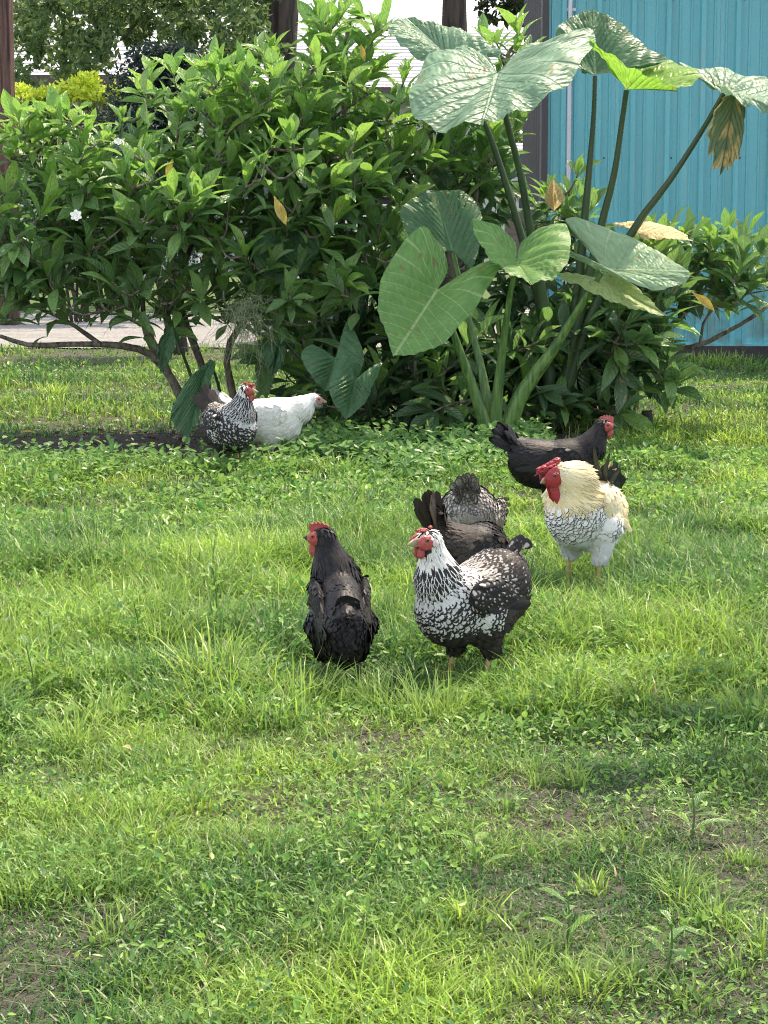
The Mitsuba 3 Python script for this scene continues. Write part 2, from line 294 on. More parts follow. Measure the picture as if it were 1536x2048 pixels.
# ---------------------------------------------------------------- background: post, houses, trees, hedges
def px_at(px, y): return at(px, 378, y)[0]
post = thing('wooden_post', 'reddish brown weathered wooden post at the far left edge of the yard', 'post')
PY = 23.2
def post_mesh():
    x0, x1 = px_at(-22, PY), px_at(27, PY); m = trimesh.creation.box(bounds=[[x0, PY, 0], [x1, PY + x1 - x0, 3.6]]).subdivide().subdivide().subdivide().subdivide()
    v = np.array(m.vertices); v[:, :2] += (meshkit.fbm(v * np.array([30, 30, 1.2]), 3, 3)[:, None] - 0.5) * 0.02; m.vertices = v
    return m
put('timber', post_mesh(), 'post_wood', post, smooth=35)
def house(name, label, px0, px1, y, zwall, depth, zridge, wallmat, eave=0.35):
    h = thing(name, label, 'house'); x0, x1 = px_at(px0, y), px_at(px1, y)
    put('wall', box(x0, x1, y, y + depth, -0.05, zwall), wallmat, h)
    n = int(math.hypot(depth / 2 + eave, zridge - zwall) / 0.24); ye = y - eave
    roof = put('roof', trimesh.convex.convex_hull(np.array([[x, yy, zz] for x in (x0 - eave + 0.05, x1 + eave - 0.05) for (yy, zz) in ((y - eave + 0.03, zwall - 0.02), (y + depth / 2, zridge - 0.02), (y + depth + eave - 0.03, zwall - 0.02))])), 'roof_shingle', h)
    sl = (zridge - zwall) / (depth / 2 + eave)
    for i in range(n):
        a, b = ye + (depth / 2 + eave) * i / n, ye + (depth / 2 + eave) * (i + 1.12) / n
        z = lambda yy: zwall + (yy - ye) * sl
        P = np.array([[x, yy, zz] for x in (x0 - eave, x1 + eave) for (yy, zz) in ((a, z(a) + 0.045), (a, z(a) + 0.02), (b, z(b) + 0.022), (b, z(b) + 0.008))])
        put('course', trimesh.convex.convex_hull(P), 'roof_shingle', roof)
    put('fascia', box(x0 - eave, x1 + eave, ye - 0.03, ye - 0.002, zwall - 0.18, zwall + 0.06), 'fascia_dark', h)
    for t in (0.22, 0.74):
        xm = x0 + (x1 - x0) * t
        w = put('window', trimesh.util.concatenate([box(xm - 0.62, xm + 0.62, y - 0.05, y - 0.002, 0.95, 2.15)]), 'white_paint', h)
        put('pane', box(xm - 0.54, xm - 0.03, y - 0.065, y - 0.053, 1.03, 2.07), 'window_dark', w); put('pane', box(xm + 0.03, xm + 0.54, y - 0.065, y - 0.053, 1.03, 2.07), 'window_dark', w)
    d = x0 + (x1 - x0) * 0.5
    dd = put('door', box(d - 0.48, d + 0.48, y - 0.06, y - 0.003, 0, 2.05), 'white_paint', h)
    k = trimesh.creation.icosphere(2, 0.04); k.apply_translation([d + 0.38, y - 0.09, 1.0]); put('handle', k, 'screw_metal', dd)
    return h
house('house', 'pale grey house wall behind the hanging oak branches', -420, 395, 36, 3.1, 7, 4.4, 'house_wall')
house('house', 'house with a pale shingle roof behind the middle tree trunk', 420, 1010, 38, 3.0, 8, 4.3, 'house_wall')
house('house', 'small brown house with white trim seen low beside the shed corner', 960, 1300, 44, 1.5, 5, 2.3, 'brown_siding')

def cards(P, size, g, up=0.35, wratio=0.5, droop=0.0):
    """pointed leaf quads at the points P: four triangles each, creased along the middle"""
    n = len(P); d = norm(g.normal(size=(n, 3)) + np.array([0, 0, -droop])); s = norm(np.cross(d, norm(g.normal(size=(n, 3)))))
    nn = np.cross(s, d); L = (size * g.uniform(0.65, 1.25, n))[:, None]; W = L * wratio * 0.5
    a = P; m = P + d * L * 0.5; t = P + d * L
    V = np.stack([a, m + s * W + nn * W * 0.35, t, m - s * W + nn * W * 0.35], 1).reshape(-1, 3)
    k = np.arange(n)[:, None] * 4
    F = np.concatenate([k + np.array([0, 1, 2]), k + np.array([0, 2, 3])])
    return V, F
def leaf_colours(n, lo, hi, g, per):
    t = g.uniform(0, 1, n)[:, None]; c = np.array(lo) * (1 - t) + np.array(hi) * t
    return np.repeat(c * g.uniform(0.8, 1.2, (n, 1)), per, 0)
def clump_points(centres, radii, n, g):
    i = g.integers(0, len(centres), n); d = norm(g.normal(size=(n, 3))) * (g.uniform(0, 1, (n, 1)) ** 0.45)
    return centres[i] + d * radii[i][:, None] * np.array([1, 1, 0.75])
def tree(name, label, base, trunk_pts, radii, limbs, clumps, nleaf, size, lo, hi, seed, barkm='bark_trunk', group=None, cat='tree'):
    g = np.random.default_rng(seed); t = thing(name, label, cat, group)
    put('trunk', tube(catmull(trunk_pts, 14), np.interp(np.linspace(0, 1, 14), np.linspace(0, 1, len(radii)), radii), 12, jitter=0.05, seed=seed), barkm, t, smooth=40)
    for l in limbs:
        put('limb', tube(catmull(l[:-1], 10), np.linspace(l[-1], l[-1] * 0.25, 10), 7, jitter=0.06, seed=seed), barkm, t, smooth=40)
    C = np.array([c[:3] for c in clumps]); R = np.array([c[3] for c in clumps])
    k = 7; sub = np.repeat(C, k, 0) + norm(g.normal(size=(len(C) * k, 3))) * np.repeat(R, k)[:, None] * 0.75; rs = np.repeat(R, k) * g.uniform(0.25, 0.5, len(C) * k)
    P = clump_points(sub, rs, nleaf, g); v, f = cards(P, size, g, droop=0.4)
    put('crown', (v, f), 'far_leaf', t, color=leaf_colours(nleaf, lo, hi, g, 4), kind='stuff')
    return t
# oak with the dark trunk above the left shrub; its branches hang over to the left
OY = 27.0
ox = px_at(570, OY)
hang = []
gg = np.random.default_rng(31)
for i in range(120):
    px = gg.uniform(36, 530); low = 150 + 45 * math.sin(px / 60.0) - 0.25 * max(px - 330, 0) + 22 * math.sin(px / 23)
    py = gg.uniform(-120, low - 25)
    p = at(px, py, gg.uniform(24.5, 29)); hang.append((*p, gg.uniform(0.18, 0.34)))
over = [(ox + gg.uniform(-4.5, 3.5), OY + gg.uniform(-2, 3), gg.uniform(4.2, 6.5), 0.8) for _ in range(26)]
tr = [[ox, OY, 0], [ox + 0.02, OY, 1.4], [ox - 0.02, OY, 2.8], [ox, OY, 4.2], [ox + 0.1, OY + 0.1, 5.6]]
limbs = [[[ox, OY, 3.7], [ox - 1.2, OY - 0.3, 4.3], [ox - 2.4, OY - 0.4, 4.4], [ox - 3.6, OY - 0.3, 4.0], 0.12], [[ox, OY, 4.4], [ox + 1.2, OY, 5.0], [ox + 2.4, OY + 0.4, 5.3], 0.10],
         [[ox - 1.0, OY - 0.3, 4.25], [ox - 1.4, OY - 0.6, 3.6], [ox - 1.8, OY - 0.8, 3.1], 0.03], [[ox - 2.4, OY - 0.4, 4.4], [ox - 2.6, OY - 0.7, 3.6], [ox - 3.0, OY - 0.9, 2.9], 0.03]]
tree('oak_tree', 'oak with a dark trunk and leafy branches hanging above the left shrub', None, tr, [0.24, 0.19, 0.18, 0.17, 0.1], limbs, hang + over[:10], 21000, 0.105, (0.05, 0.10, 0.035), (0.17, 0.26, 0.08), 5)
BY = 29.0; bx_ = px_at(904, BY)
tr = [[bx_, BY, 0], [bx_, BY, 2], [bx_ + 0.03, BY, 4], [bx_, BY, 6.5]]
over = [(bx_ + gg.uniform(-1.2, 3.0), BY + gg.uniform(-1, 3), gg.uniform(4.6, 7), 0.8) for _ in range(14)] + [(*at(gg.uniform(960, 1050), gg.uniform(-60, 40), 30), 0.25) for _ in range(6)]
tree('oak_tree', 'tree with a brown peeling trunk between the left shrub and the shed', None, tr, [0.2, 0.165, 0.155, 0.09], [[[bx_, BY, 4.2], [bx_ + 1, BY, 4.9], [bx_ + 2, BY + 0.5, 5.1], 0.08]], over, 4500, 0.09, (0.02, 0.035, 0.015), (0.05, 0.075, 0.03), 6)
tx_, ty_ = 3.4, 9.0
over = [(a + 5.2 * 0.42 + gg.normal(0, 0.12), b + 5.2 * 0.70 + gg.normal(0, 0.12), 5.2 + gg.uniform(-0.4, 0.6), gg.uniform(0.28, 0.5)) for a, b in ((0.9, 4.3), (0.75, 4.9), (1.0, 5.3), (0.55, 4.1), (1.2, 4.7), (1.3, 5.6), (1.1, 3.8), (1.5, 5.0), (1.6, 6.3), (1.7, 5.7), (1.3, 6.4))]
tree('oak_tree', 'oak standing just outside the picture on the right, its branches shading the near grass', None, [[tx_, ty_, 0], [tx_ + 0.05, ty_, 1.6], [tx_, ty_, 3.2], [tx_ - 0.1, ty_ - 0.1, 4.6]], [0.22, 0.18, 0.16, 0.11],
     [[[tx_ - 0.05, ty_ - 0.05, 4.3], [tx_ - 0.5, ty_ - 0.6, 4.9], [tx_ - 1.2, ty_ - 1.0, 5.2], 0.07], [[tx_, ty_, 4.0], [tx_ - 0.2, ty_ - 1.0, 4.8], [tx_ - 0.6, ty_ - 1.7, 5.2], 0.06]], over, 4200, 0.085, (0.045, 0.085, 0.03), (0.12, 0.18, 0.05), 9)
# far trees that close the view
far_spots = [(-250, 62, 7.5, 0), (60, 70, 8.5, 1), (330, 66, 8.2, 2), (520, 80, 8.0, 3), (690, 90, 6.2, 4), (1000, 85, 5.6, 5), (1250, 75, 8.0, 6), (1700, 70, 8.5, 7)]
words = ['rounded pale green tree far behind the wooden post', 'tall light green tree far behind the grey house wall', 'broad light green tree far beyond the dark conical shrub', 'yellow green tree far behind the dark oak trunk', 'low hazy tree far beyond the middle of the shrub', 'small thin tree far beside the shed corner', 'tree far behind the shed', 'tree far behind the right end of the shed']
for (px, y, h, i) in far_spots:
    g = np.random.default_rng(100 + i); x = px_at(px, y)
    cl = [(x + g.normal(0, 1.6), y + g.normal(0, 1.2), h * g.uniform(0.35, 0.95), h * 0.2) for _ in range(18)]
    tree('broadleaf_tree', words[i], None, [[x, y, 0], [x, y, h * 0.3], [x + 0.2, y, h * 0.7]], [0.3, 0.25, 0.1], [], cl, 4500, 0.26, (0.10, 0.16, 0.05), (0.22, 0.30, 0.10), 200 + i, group='trees far behind the houses')
def shrub_mass(name, label, spots, n, size, lo, hi, seed, stem):
    g = np.random.default_rng(seed); t = thing(name, label, 'shrub'); C = np.array([s[:3] for s in spots]); R = np.array([s[3] for s in spots])
    P = clump_points(C, R, n, g); v, f = cards(P, size, g)
    put('foliage', (v, f), 'far_leaf', t, color=leaf_colours(n, lo, hi, g, 4), kind='stuff')
    b = C.mean(0)
    for k in range(4):
        e = C[g.integers(len(C))]; put('stem', tube(catmull([[b[0] + 0.05 * k, b[1], 0], [(b[0] + e[0]) / 2, b[1], e[2] * 0.5], e], 8), np.linspace(stem, stem * 0.3, 8), 6), 'bark_trunk', t, smooth=40)
GY = 24.0
shrub_mass('golden_shrub', 'bright yellow green shrub in sun below the hanging oak branches', [(*at(px, py, GY + 0.2 * math.sin(px)), 0.11) for px, py in ((45, 185), (75, 195), (105, 188), (130, 178), (155, 190), (160, 165), (178, 160), (185, 180), (205, 190), (230, 182), (90, 200), (120, 198), (60, 205), (215, 200), (180, 200))], 2600, 0.07, (0.52, 0.64, 0.05), (0.68, 0.76, 0.10), 11, 0.02)
shrub_mass('clipped_hedge', 'dull olive hedge under the bright yellow green shrub', [(*at(px, py, GY - 0.25), 0.22) for px in range(20, 280, 26) for py in (232, 275, 330, 390)], 9000, 0.05, (0.05, 0.075, 0.025), (0.14, 0.17, 0.05), 12, 0.02)
shrub_mass('dark_conifer', 'dark blue green conical evergreen shrub behind the left shrub', [(*at(330 + dx, py, 19.2), r) for py, w, r in ((120, 40, 0.2), (165, 60, 0.26), (215, 75, 0.3), (265, 85, 0.32), (320, 95, 0.36), (390, 100, 0.4), (470, 100, 0.4)) for dx in (-w, -w / 2, 0, w / 2, w)], 14000, 0.05, (0.012, 0.028, 0.024), (0.03, 0.055, 0.045), 13, 0.03)
# lattice frame and white chair glimpsed behind the shrubs
lat = thing('wooden_lattice', 'dark wooden lattice frame glimpsed through a gap in the middle of the shrubs', 'lattice')
LY = 15.2; lx0, lx1 = px_at(690, LY), px_at(880, LY)
for (a, b, c_, d_) in ((lx0 - 0.05, lx0, 0, 1.35), (lx1, lx1 + 0.05, 0, 1.35)): put('stile', box(a, b, LY, LY + 0.05, c_, d_), 'lattice_wood', lat)
for z in (0.1, 1.3): put('rail', box(lx0, lx1, LY + 0.003, LY + 0.047, z, z + 0.05), 'lattice_wood', lat)
wl = lx1 - lx0
for sgn in (1, -1):
    for k in range(-7, 8):
        x0 = lx0 + wl / 2 + k * 0.15; zc = 0.72
        poly = sg.LineString([(x0 - 0.9 * sgn, zc - 1.2), (x0 + 0.9 * sgn, zc + 1.2)]).buffer(0.014).intersection(sg.box(lx0, 0.15, lx1, 1.3))
        if poly.is_empty or poly.geom_type != 'Polygon': continue
        m = trimesh.creation.extrude_polygon(poly, 0.01, engine='earcut'); v = np.array(m.vertices); m.vertices = np.stack([v[:, 0], LY + 0.012 + (0.014 if sgn > 0 else 0) + v[:, 2], v[:, 1]], -1); m.fix_normals()
        put('slat', m, 'lattice_wood', lat)
ch = thing('garden_chair', 'white garden chair half hidden behind the left shrub', 'chair')
CY = 20.8; c0 = px_at(517, CY); c1 = c0 + 0.5
def slab(p4, th):
    P = np.array(p4, float); n_ = norm(np.cross(P[1] - P[0], P[3] - P[0])); return trimesh.convex.convex_hull(np.vstack([P, P + n_ * th]))
put('seat', slab([[c0, CY - 0.5, 0.45], [c1, CY - 0.5, 0.45], [c1, CY, 0.42], [c0, CY, 0.42]], 0.03), 'white_paint', ch)
put('backrest', slab([[c0 + 0.03, CY, 0.46], [c1 - 0.03, CY, 0.46], [c1 - 0.03, CY + 0.16, 1.12], [c0 + 0.03, CY + 0.16, 1.12]], 0.03), 'house_wall', ch)
for x in (c0, c1 - 0.04):
    put('back_post', slab([[x, CY - 0.012, 0.44], [x + 0.03, CY - 0.012, 0.44], [x + 0.03, CY + 0.15, 1.15], [x, CY + 0.15, 1.15]], 0.04), 'white_paint', ch)
    put('armrest', box(x - 0.02, x + 0.05, CY - 0.5, CY - 0.02, 0.66, 0.69), 'white_paint', ch)
    for y in (CY - 0.46, CY - 0.06): put('leg', box(x, x + 0.04, y, y + 0.04, 0.0, 0.655 if y < CY - 0.2 else 0.42), 'white_paint', ch)

# ---------------------------------------------------------------- shrubs
def leaf_mesh(seed, droop, fold):
    g = np.random.default_rng(seed); n = 9; t = np.linspace(0, 1, n)
    w = np.array([0.025, 0.08, 0.17, 0.245, 0.29, 0.295, 0.24, 0.13, 0.0]) * 0.5 * g.uniform(0.95, 1.2)
    bend = g.normal(0, 0.06)
    V, UV = [], []
    for i in range(n):
        x = t[i]; z = -droop * t[i] ** 2 + 0.06 * math.sin(t[i] * 2.5); yb = bend * t[i] ** 2
        for u in (-1, -0.5, 0, 0.5, 1):
            V.append([x - 0.05 * abs(u) * 0, yb + w[i] * u, z + fold * abs(u) * w[i] + 0.012 * math.sin(7 * t[i] + 3 * u + seed) * abs(u)]); UV.append([u, t[i]])
    F = []
    for i in range(n - 1):
        for j in range(4):
            a = i * 5 + j; F += [[a, a + 5, a + 6], [a, a + 6, a + 1]]
    return np.array(V), np.array(F), np.array(UV)
LV = [leaf_mesh(s, d, f) for s, (d, f) in enumerate([(0.08, 0.5), (0.16, 0.35), (0.26, 0.3), (0.36, 0.25), (0.12, 0.6), (0.22, 0.4), (0.45, 0.2), (0.05, 0.3)])]
LEAF_PLY = {}
def leaf_ply(var, mat):
    if (var, mat) not in LEAF_PLY:
        v, f, uv = LV[var]; uv = uv.copy(); uv[:, 0] += 4 * ((var * 5 + len(mat)) % 16)
        LEAF_PLY[var, mat] = mikit.ply((v, f), mat, smooth=True, uv=uv)
    return LEAF_PLY[var, mat]
def whorl(o, axis, g, pairs, L0, young, out, dark_=False):
    axis = norm(axis); a = norm(np.cross(axis, g.normal(size=3))); b = np.cross(axis, a); phi = g.uniform(0, 6.28)
    for k in range(pairs):
        age = k / max(pairs - 1, 1)
        base = o - axis * (0.022 * k * (1 + 0.4 * k) * L0 / 0.2)
        nl = 2 if g.uniform() < 0.8 else 3
        for j in range(nl):
            th = phi + j * 2 * math.pi / nl + g.normal(0, 0.22); rad = math.cos(th) * a + math.sin(th) * b
            el = math.radians(np.clip(20 + (60 if dark_ else 50) * age + g.normal(0, 12), 8, 105))
            d = norm(axis * math.cos(el) + rad * math.sin(el) + np.array([0, 0, (-0.10 if dark_ else 0.04) * age]))
            L = L0 * g.uniform(0.8, 1.15) * (0.55 if k == 0 and young > 0.5 else 1.0)
            up = norm(axis * 0.6 + np.array([0, 0, 0.8]) + g.normal(0, 0.25, 3))
            y = norm(np.cross(up, d)); z = np.cross(d, y)
            var = int(g.choice([0, 4, 7]) if k == 0 else g.choice([0, 1, 2, 3, 4, 5, 6, 7]))
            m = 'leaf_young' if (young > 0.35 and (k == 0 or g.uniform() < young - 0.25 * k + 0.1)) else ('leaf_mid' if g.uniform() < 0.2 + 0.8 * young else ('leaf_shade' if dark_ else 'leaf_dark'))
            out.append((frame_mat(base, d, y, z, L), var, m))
        phi += math.pi / 2
def grow(terms, base_nodes, base_rad):
    """connect the terminals to the stems, nearest first; returns stem polylines with radii and each terminal's parent"""
    P = [np.array(b, float) for b in base_nodes]; par = [max(i - 1, -1) for i in range(len(P))]; fixed = len(P)
    root = P[0]; order = np.argsort([np.linalg.norm(t - root) for t in terms])
    for i in order:
        A = np.array(P); t = terms[i]; d = np.linalg.norm(A - t, axis=1) + 0.35 * np.linalg.norm(A - root, axis=1)
        P.append(t); par.append(int(np.argmin(d)))
    return P, par, [int(np.where(order == i)[0][0]) + fixed for i in range(len(terms))]
def shrub(name, label, ells, stems, seed, L0, fill, group=None, count_parts=300, extra_young=0.0, dark=False):
    g = np.random.default_rng(seed); t = thing(name, label, 'shrub', group)
    leaves, terms, young = [], [], []
    for (px, py, rx, ry, y, rd, n, yg) in ells:
        c = at(px, py, y); s = FPX / y
        for _ in range(n):
            while True:
                q = g.uniform(-1, 1, 3); r = np.linalg.norm(q)
                if 0.45 < r < 1: break
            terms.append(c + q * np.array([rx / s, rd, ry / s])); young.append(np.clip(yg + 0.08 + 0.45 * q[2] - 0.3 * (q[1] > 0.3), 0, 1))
    # spread: drop terminals that crowd others
    terms = np.array(terms); young = np.array(young); keep = np.ones(len(terms), bool); kd = cKDTree(terms)
    for i, j in sorted(kd.query_pairs(0.085)):
        if keep[i] and keep[j]: keep[j] = False
    terms, young = terms[keep & (terms[:, 2] > 0.12)], young[keep & (terms[:, 2] > 0.12)]
    nodes = []; tubes = []
    for st in stems:
        c = catmull(st[0], st[2]); nodes.append(c); tubes.append((c, np.linspace(st[1], st[1] * 0.4, len(c))))
        put('branch', tube(c, np.linspace(st[1], st[1] * 0.4, len(c)), 8, jitter=0.08, seed=seed), 'bark_shrub', t, smooth=45)
    P = list(np.vstack(nodes)); nfix = len(P); parent = {}
    root = P[0]
    for i in np.argsort(np.linalg.norm(terms - root, axis=1)):
        A = np.array(P); e = terms[i]; d = np.linalg.norm(A - e, axis=1) + 0.25 * np.linalg.norm(A - root, axis=1) + 0.5 * np.maximum(A[:, 2] - e[2], 0)
        k = int(np.argmin(d)); a = P[k]; mid = (a + e) / 2 + np.array([0, 0, -0.12]) * np.linalg.norm(e - a) + g.normal(0, 0.03, 3)
        parent[i] = (a, mid); P.append(mid); P.append(e)
    tw = []
    for i, (a, mid) in parent.items():
        e = terms[i]; c = catmull([a, mid, e], 6); tw.append(tube(c, np.linspace(0.0095, 0.0042, 6), 5, caps=False))
        ax = norm(e - mid) + np.array([0, 0, 0.75]) + (np.array([0, -0.25, 0]) if e[1] < 13 else 0)
        if dark: ax = norm(e - mid) + np.array([0, -0.3, 0.1])
        whorl(e, ax, g, int(g.integers(3, 6)), L0 * g.uniform(0.8, 1.15), young[i] + extra_young, leaves, dark and g.uniform() < 0.7)
    put('twigs', cat_mesh(tw), 'bark_shrub', t, smooth=True, kind='stuff')
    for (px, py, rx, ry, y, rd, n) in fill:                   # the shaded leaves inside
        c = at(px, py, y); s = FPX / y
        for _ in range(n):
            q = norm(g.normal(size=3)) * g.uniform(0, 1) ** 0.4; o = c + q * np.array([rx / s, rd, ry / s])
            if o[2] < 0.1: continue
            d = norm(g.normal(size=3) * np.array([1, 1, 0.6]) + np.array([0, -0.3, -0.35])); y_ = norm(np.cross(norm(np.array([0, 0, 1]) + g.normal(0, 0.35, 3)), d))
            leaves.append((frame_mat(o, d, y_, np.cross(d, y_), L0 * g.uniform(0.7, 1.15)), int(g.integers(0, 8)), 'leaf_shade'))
    pos = np.array([m[0][:3, 3] for m in leaves]); L = np.array([np.linalg.norm(m[0][:3, 0]) for m in leaves])
    uvp, zc = proj(pos); inside = (uvp[:, 0] > -60) & (uvp[:, 0] < 1600) & (uvp[:, 1] > -60)
    score = L / zc - 0.012 * np.maximum(pos[:, 1] - np.percentile(pos[:, 1], 15), 0) + np.where(inside, 0, -1)
    order = np.argsort(-score); rest = {}
    for r, i in enumerate(order):
        m, var, mat = leaves[i]
        if r < count_parts:
            key = numbered(f'{t}__leaf'); scene[key] = {**leaf_ply(var, mat), 'to_world': T4(m)}
        else: rest.setdefault(mat, []).append((m, var))
    for mat, ls in rest.items():
        V, F, U, n = [], [], [], 0
        for q, (m, var) in enumerate(ls):
            v, f, uv = LV[var]; V.append(v @ m[:3, :3].T + m[:3, 3]); F.append(f + n); n += len(v); u2 = uv.copy(); u2[:, 0] += 4 * (q * 7 % 16); U.append(u2)
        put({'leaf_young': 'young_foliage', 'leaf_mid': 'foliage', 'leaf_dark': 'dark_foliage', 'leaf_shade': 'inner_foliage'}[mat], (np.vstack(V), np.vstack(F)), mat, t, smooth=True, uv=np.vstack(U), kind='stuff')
    return t
SA = [  # px, py, rx, ry, depth, depth radius, whorls, youth
    (110, 330, 190, 110, 12.7, 0.45, 60, 0.55), (90, 470, 170, 90, 12.6, 0.4, 34, 0.2), (330, 400, 150, 100, 12.5, 0.4, 46, 0.35), (420, 220, 180, 120, 13.0, 0.5, 62, 0.5),
    (600, 190, 190, 110, 13.1, 0.5, 60, 0.6), (560, 340, 220, 110, 12.7, 0.5, 66, 0.45), (790, 260, 130, 130, 13.1, 0.45, 46, 0.55), (690, 60, 85, 85, 13.2, 0.25, 16, 0.8),
    (170, 560, 190, 70, 12.6, 0.35, 24, 0.1), (40, 570, 90, 80, 12.5, 0.3, 15, 0.15), (420, 610, 110, 60, 12.6, 0.3, 12, 0.1), (480, 530, 170, 70, 12.6, 0.35, 28, 0.2), (690, 470, 190, 90, 12.8, 0.4, 34, 0.25), (950, 260, 90, 150, 13.4, 0.4, 34, 0.4), (1020, 90, 60, 40, 13.6, 0.2, 7, 0.6), (640, 600, 120, 60, 12.5, 0.3, 10, 0.1)]
def A(*pts): return [at(*p) for p in pts]
stemsA = [(A((368, 812, 12.9), (340, 752, 12.85), (295, 705, 12.8), (230, 690, 12.75), (150, 688, 12.7), (60, 690, 12.65), (0, 672, 12.6)), 0.028, 14),
          (A((345, 760, 12.87), (310, 690, 12.9), (285, 640, 12.9), (240, 590, 12.9), (190, 540, 12.9), (130, 470, 12.8), (100, 380, 12.7)), 0.020, 14),
          (A((320, 730, 12.85), (290, 660, 12.95), (285, 590, 13.0), (270, 520, 13.0), (320, 420, 12.9), (400, 300, 13.0)), 0.018, 14),
          (A((420, 800, 13.0), (400, 720, 13.0), (370, 640, 13.0), (360, 560, 13.0), (400, 460, 13.0), (500, 330, 13.1), (580, 220, 13.1)), 0.025, 14),
          (A((470, 810, 13.1), (455, 700, 13.1), (520, 600, 13.0), (600, 500, 13.0), (690, 400, 13.0), (780, 280, 13.1)), 0.023, 14),
          (A((690, 830, 13.2), (710, 660, 13.2), (718, 520, 13.1), (720, 430, 13.1), (690, 300, 13.2), (690, 120, 13.2), (700, 40, 13.2)), 0.028, 16),
          (A((200, 688, 12.72), (130, 640, 12.7), (60, 610, 12.65), (10, 590, 12.6)), 0.014, 10),
          (A((900, 830, 13.5), (930, 600, 13.5), (950, 400, 13.4), (990, 200, 13.5), (1020, 100, 13.6)), 0.024, 12)]
fillA = [(190, 520, 190, 70, 13.0, 0.3, 90), (430, 350, 300, 140, 13.4, 0.45, 380), (720, 370, 220, 150, 13.5, 0.45, 300), (120, 420, 150, 80, 13.1, 0.3, 110), (640, 520, 200, 90, 13.4, 0.4, 190), (940, 400, 110, 140, 13.7, 0.3, 130)]
sA = shrub('gardenia_shrub', 'large glossy green shrub with low twisting branches filling the left half', SA, stemsA, 21, 0.20, fillA)
SB = [(820, 800, 170, 70, 12.6, 0.3, 24, 0.0), (900, 690, 130, 90, 12.8, 0.35, 20, 0.0), (1150, 720, 140, 110, 12.9, 0.4, 30, 0.0), (640, 800, 60, 60, 12.7, 0.25, 6, 0.0), (560, 690, 60, 60, 12.8, 0.3, 8, 0.0), (1240, 650, 110, 90, 12.9, 0.3, 22, 0.05), (1130, 830, 130, 50, 12.9, 0.3, 12, 0.0)]
stemsB = [(A((860, 890, 12.8), (840, 800, 12.8), (830, 720, 12.8), (840, 600, 12.9)), 0.02, 10), (A((930, 890, 13.0), (960, 760, 13.0), (950, 640, 13.0)), 0.02, 10), (A((1180, 870, 13.1), (1170, 760, 13.0), (1190, 640, 13.0), (1230, 560, 13.0)), 0.02, 10), (A((640, 870, 13.0), (630, 780, 12.9), (600, 680, 12.9)), 0.018, 10)]
fillB = [(1000, 590, 110, 90, 13.5, 0.3, 130), (860, 740, 260, 140, 13.3, 0.4, 420), (1150, 720, 170, 150, 13.4, 0.4, 330), (620, 720, 110, 120, 13.4, 0.35, 150), (760, 600, 180, 90, 13.5, 0.35, 180)]
sB = shrub('gardenia_shrub', 'low shaded shrub with dark drooping leaves around the foot of the elephant ears', SB, stemsB, 22, 0.235, fillB, dark=True)
SC = [(1390, 535, 140, 65, 13.3, 0.4, 28, 0.05), (1480, 490, 90, 38, 13.4, 0.3, 9, 0.35), (1270, 560, 110, 80, 13.2, 0.35, 24, 0.00), (1130, 400, 70, 60, 13.5, 0.3, 13, 0.35), (1330, 470, 90, 25, 13.4, 0.25, 6, 0.45), (1330, 740, 60, 50, 13.0, 0.25, 7, 0.00), (1500, 560, 60, 60, 13.3, 0.3, 10, 0.05)]
stemsC = [(A((1240, 860, 13.5), (1260, 760, 13.5), (1320, 706, 13.5), (1400, 690, 13.45), (1470, 655, 13.4), (1536, 612, 13.4), (1600, 560, 13.4)), 0.022, 14),
          (A((1245, 850, 13.5), (1270, 740, 13.5), (1330, 660, 13.4), (1390, 610, 13.4), (1430, 540, 13.4)), 0.018, 12),
          (A((1235, 860, 13.6), (1200, 700, 13.6), (1160, 540, 13.6), (1140, 430, 13.5)), 0.018, 12), (A((1400, 690, 13.45), (1410, 640, 13.4), (1450, 600, 13.4), (1536, 580, 13.3)), 0.010, 8)]
fillC = [(1360, 550, 120, 55, 13.6, 0.3, 70), (1260, 600, 90, 90, 13.6, 0.3, 130), (1130, 480, 60, 90, 13.8, 0.25, 80)]
sC = shrub('gardenia_shrub', 'glossy shrub with an arching bare branch in front of the teal wall', SC, stemsC, 23, 0.20, fillC)
# dark stump beside the right shrub
st = ground(1293, 866)
put('stub', tube([st + [0, 0, -0.02], st + [0.005, 0, 0.06], st + [0.0, 0.01, 0.13]], [0.04, 0.036, 0.033], 10, jitter=0.06), 'kerb_concrete', thing('tree_stump', 'short dark cut stump in the grass to the right of the shrubs', 'stump'), smooth=40)
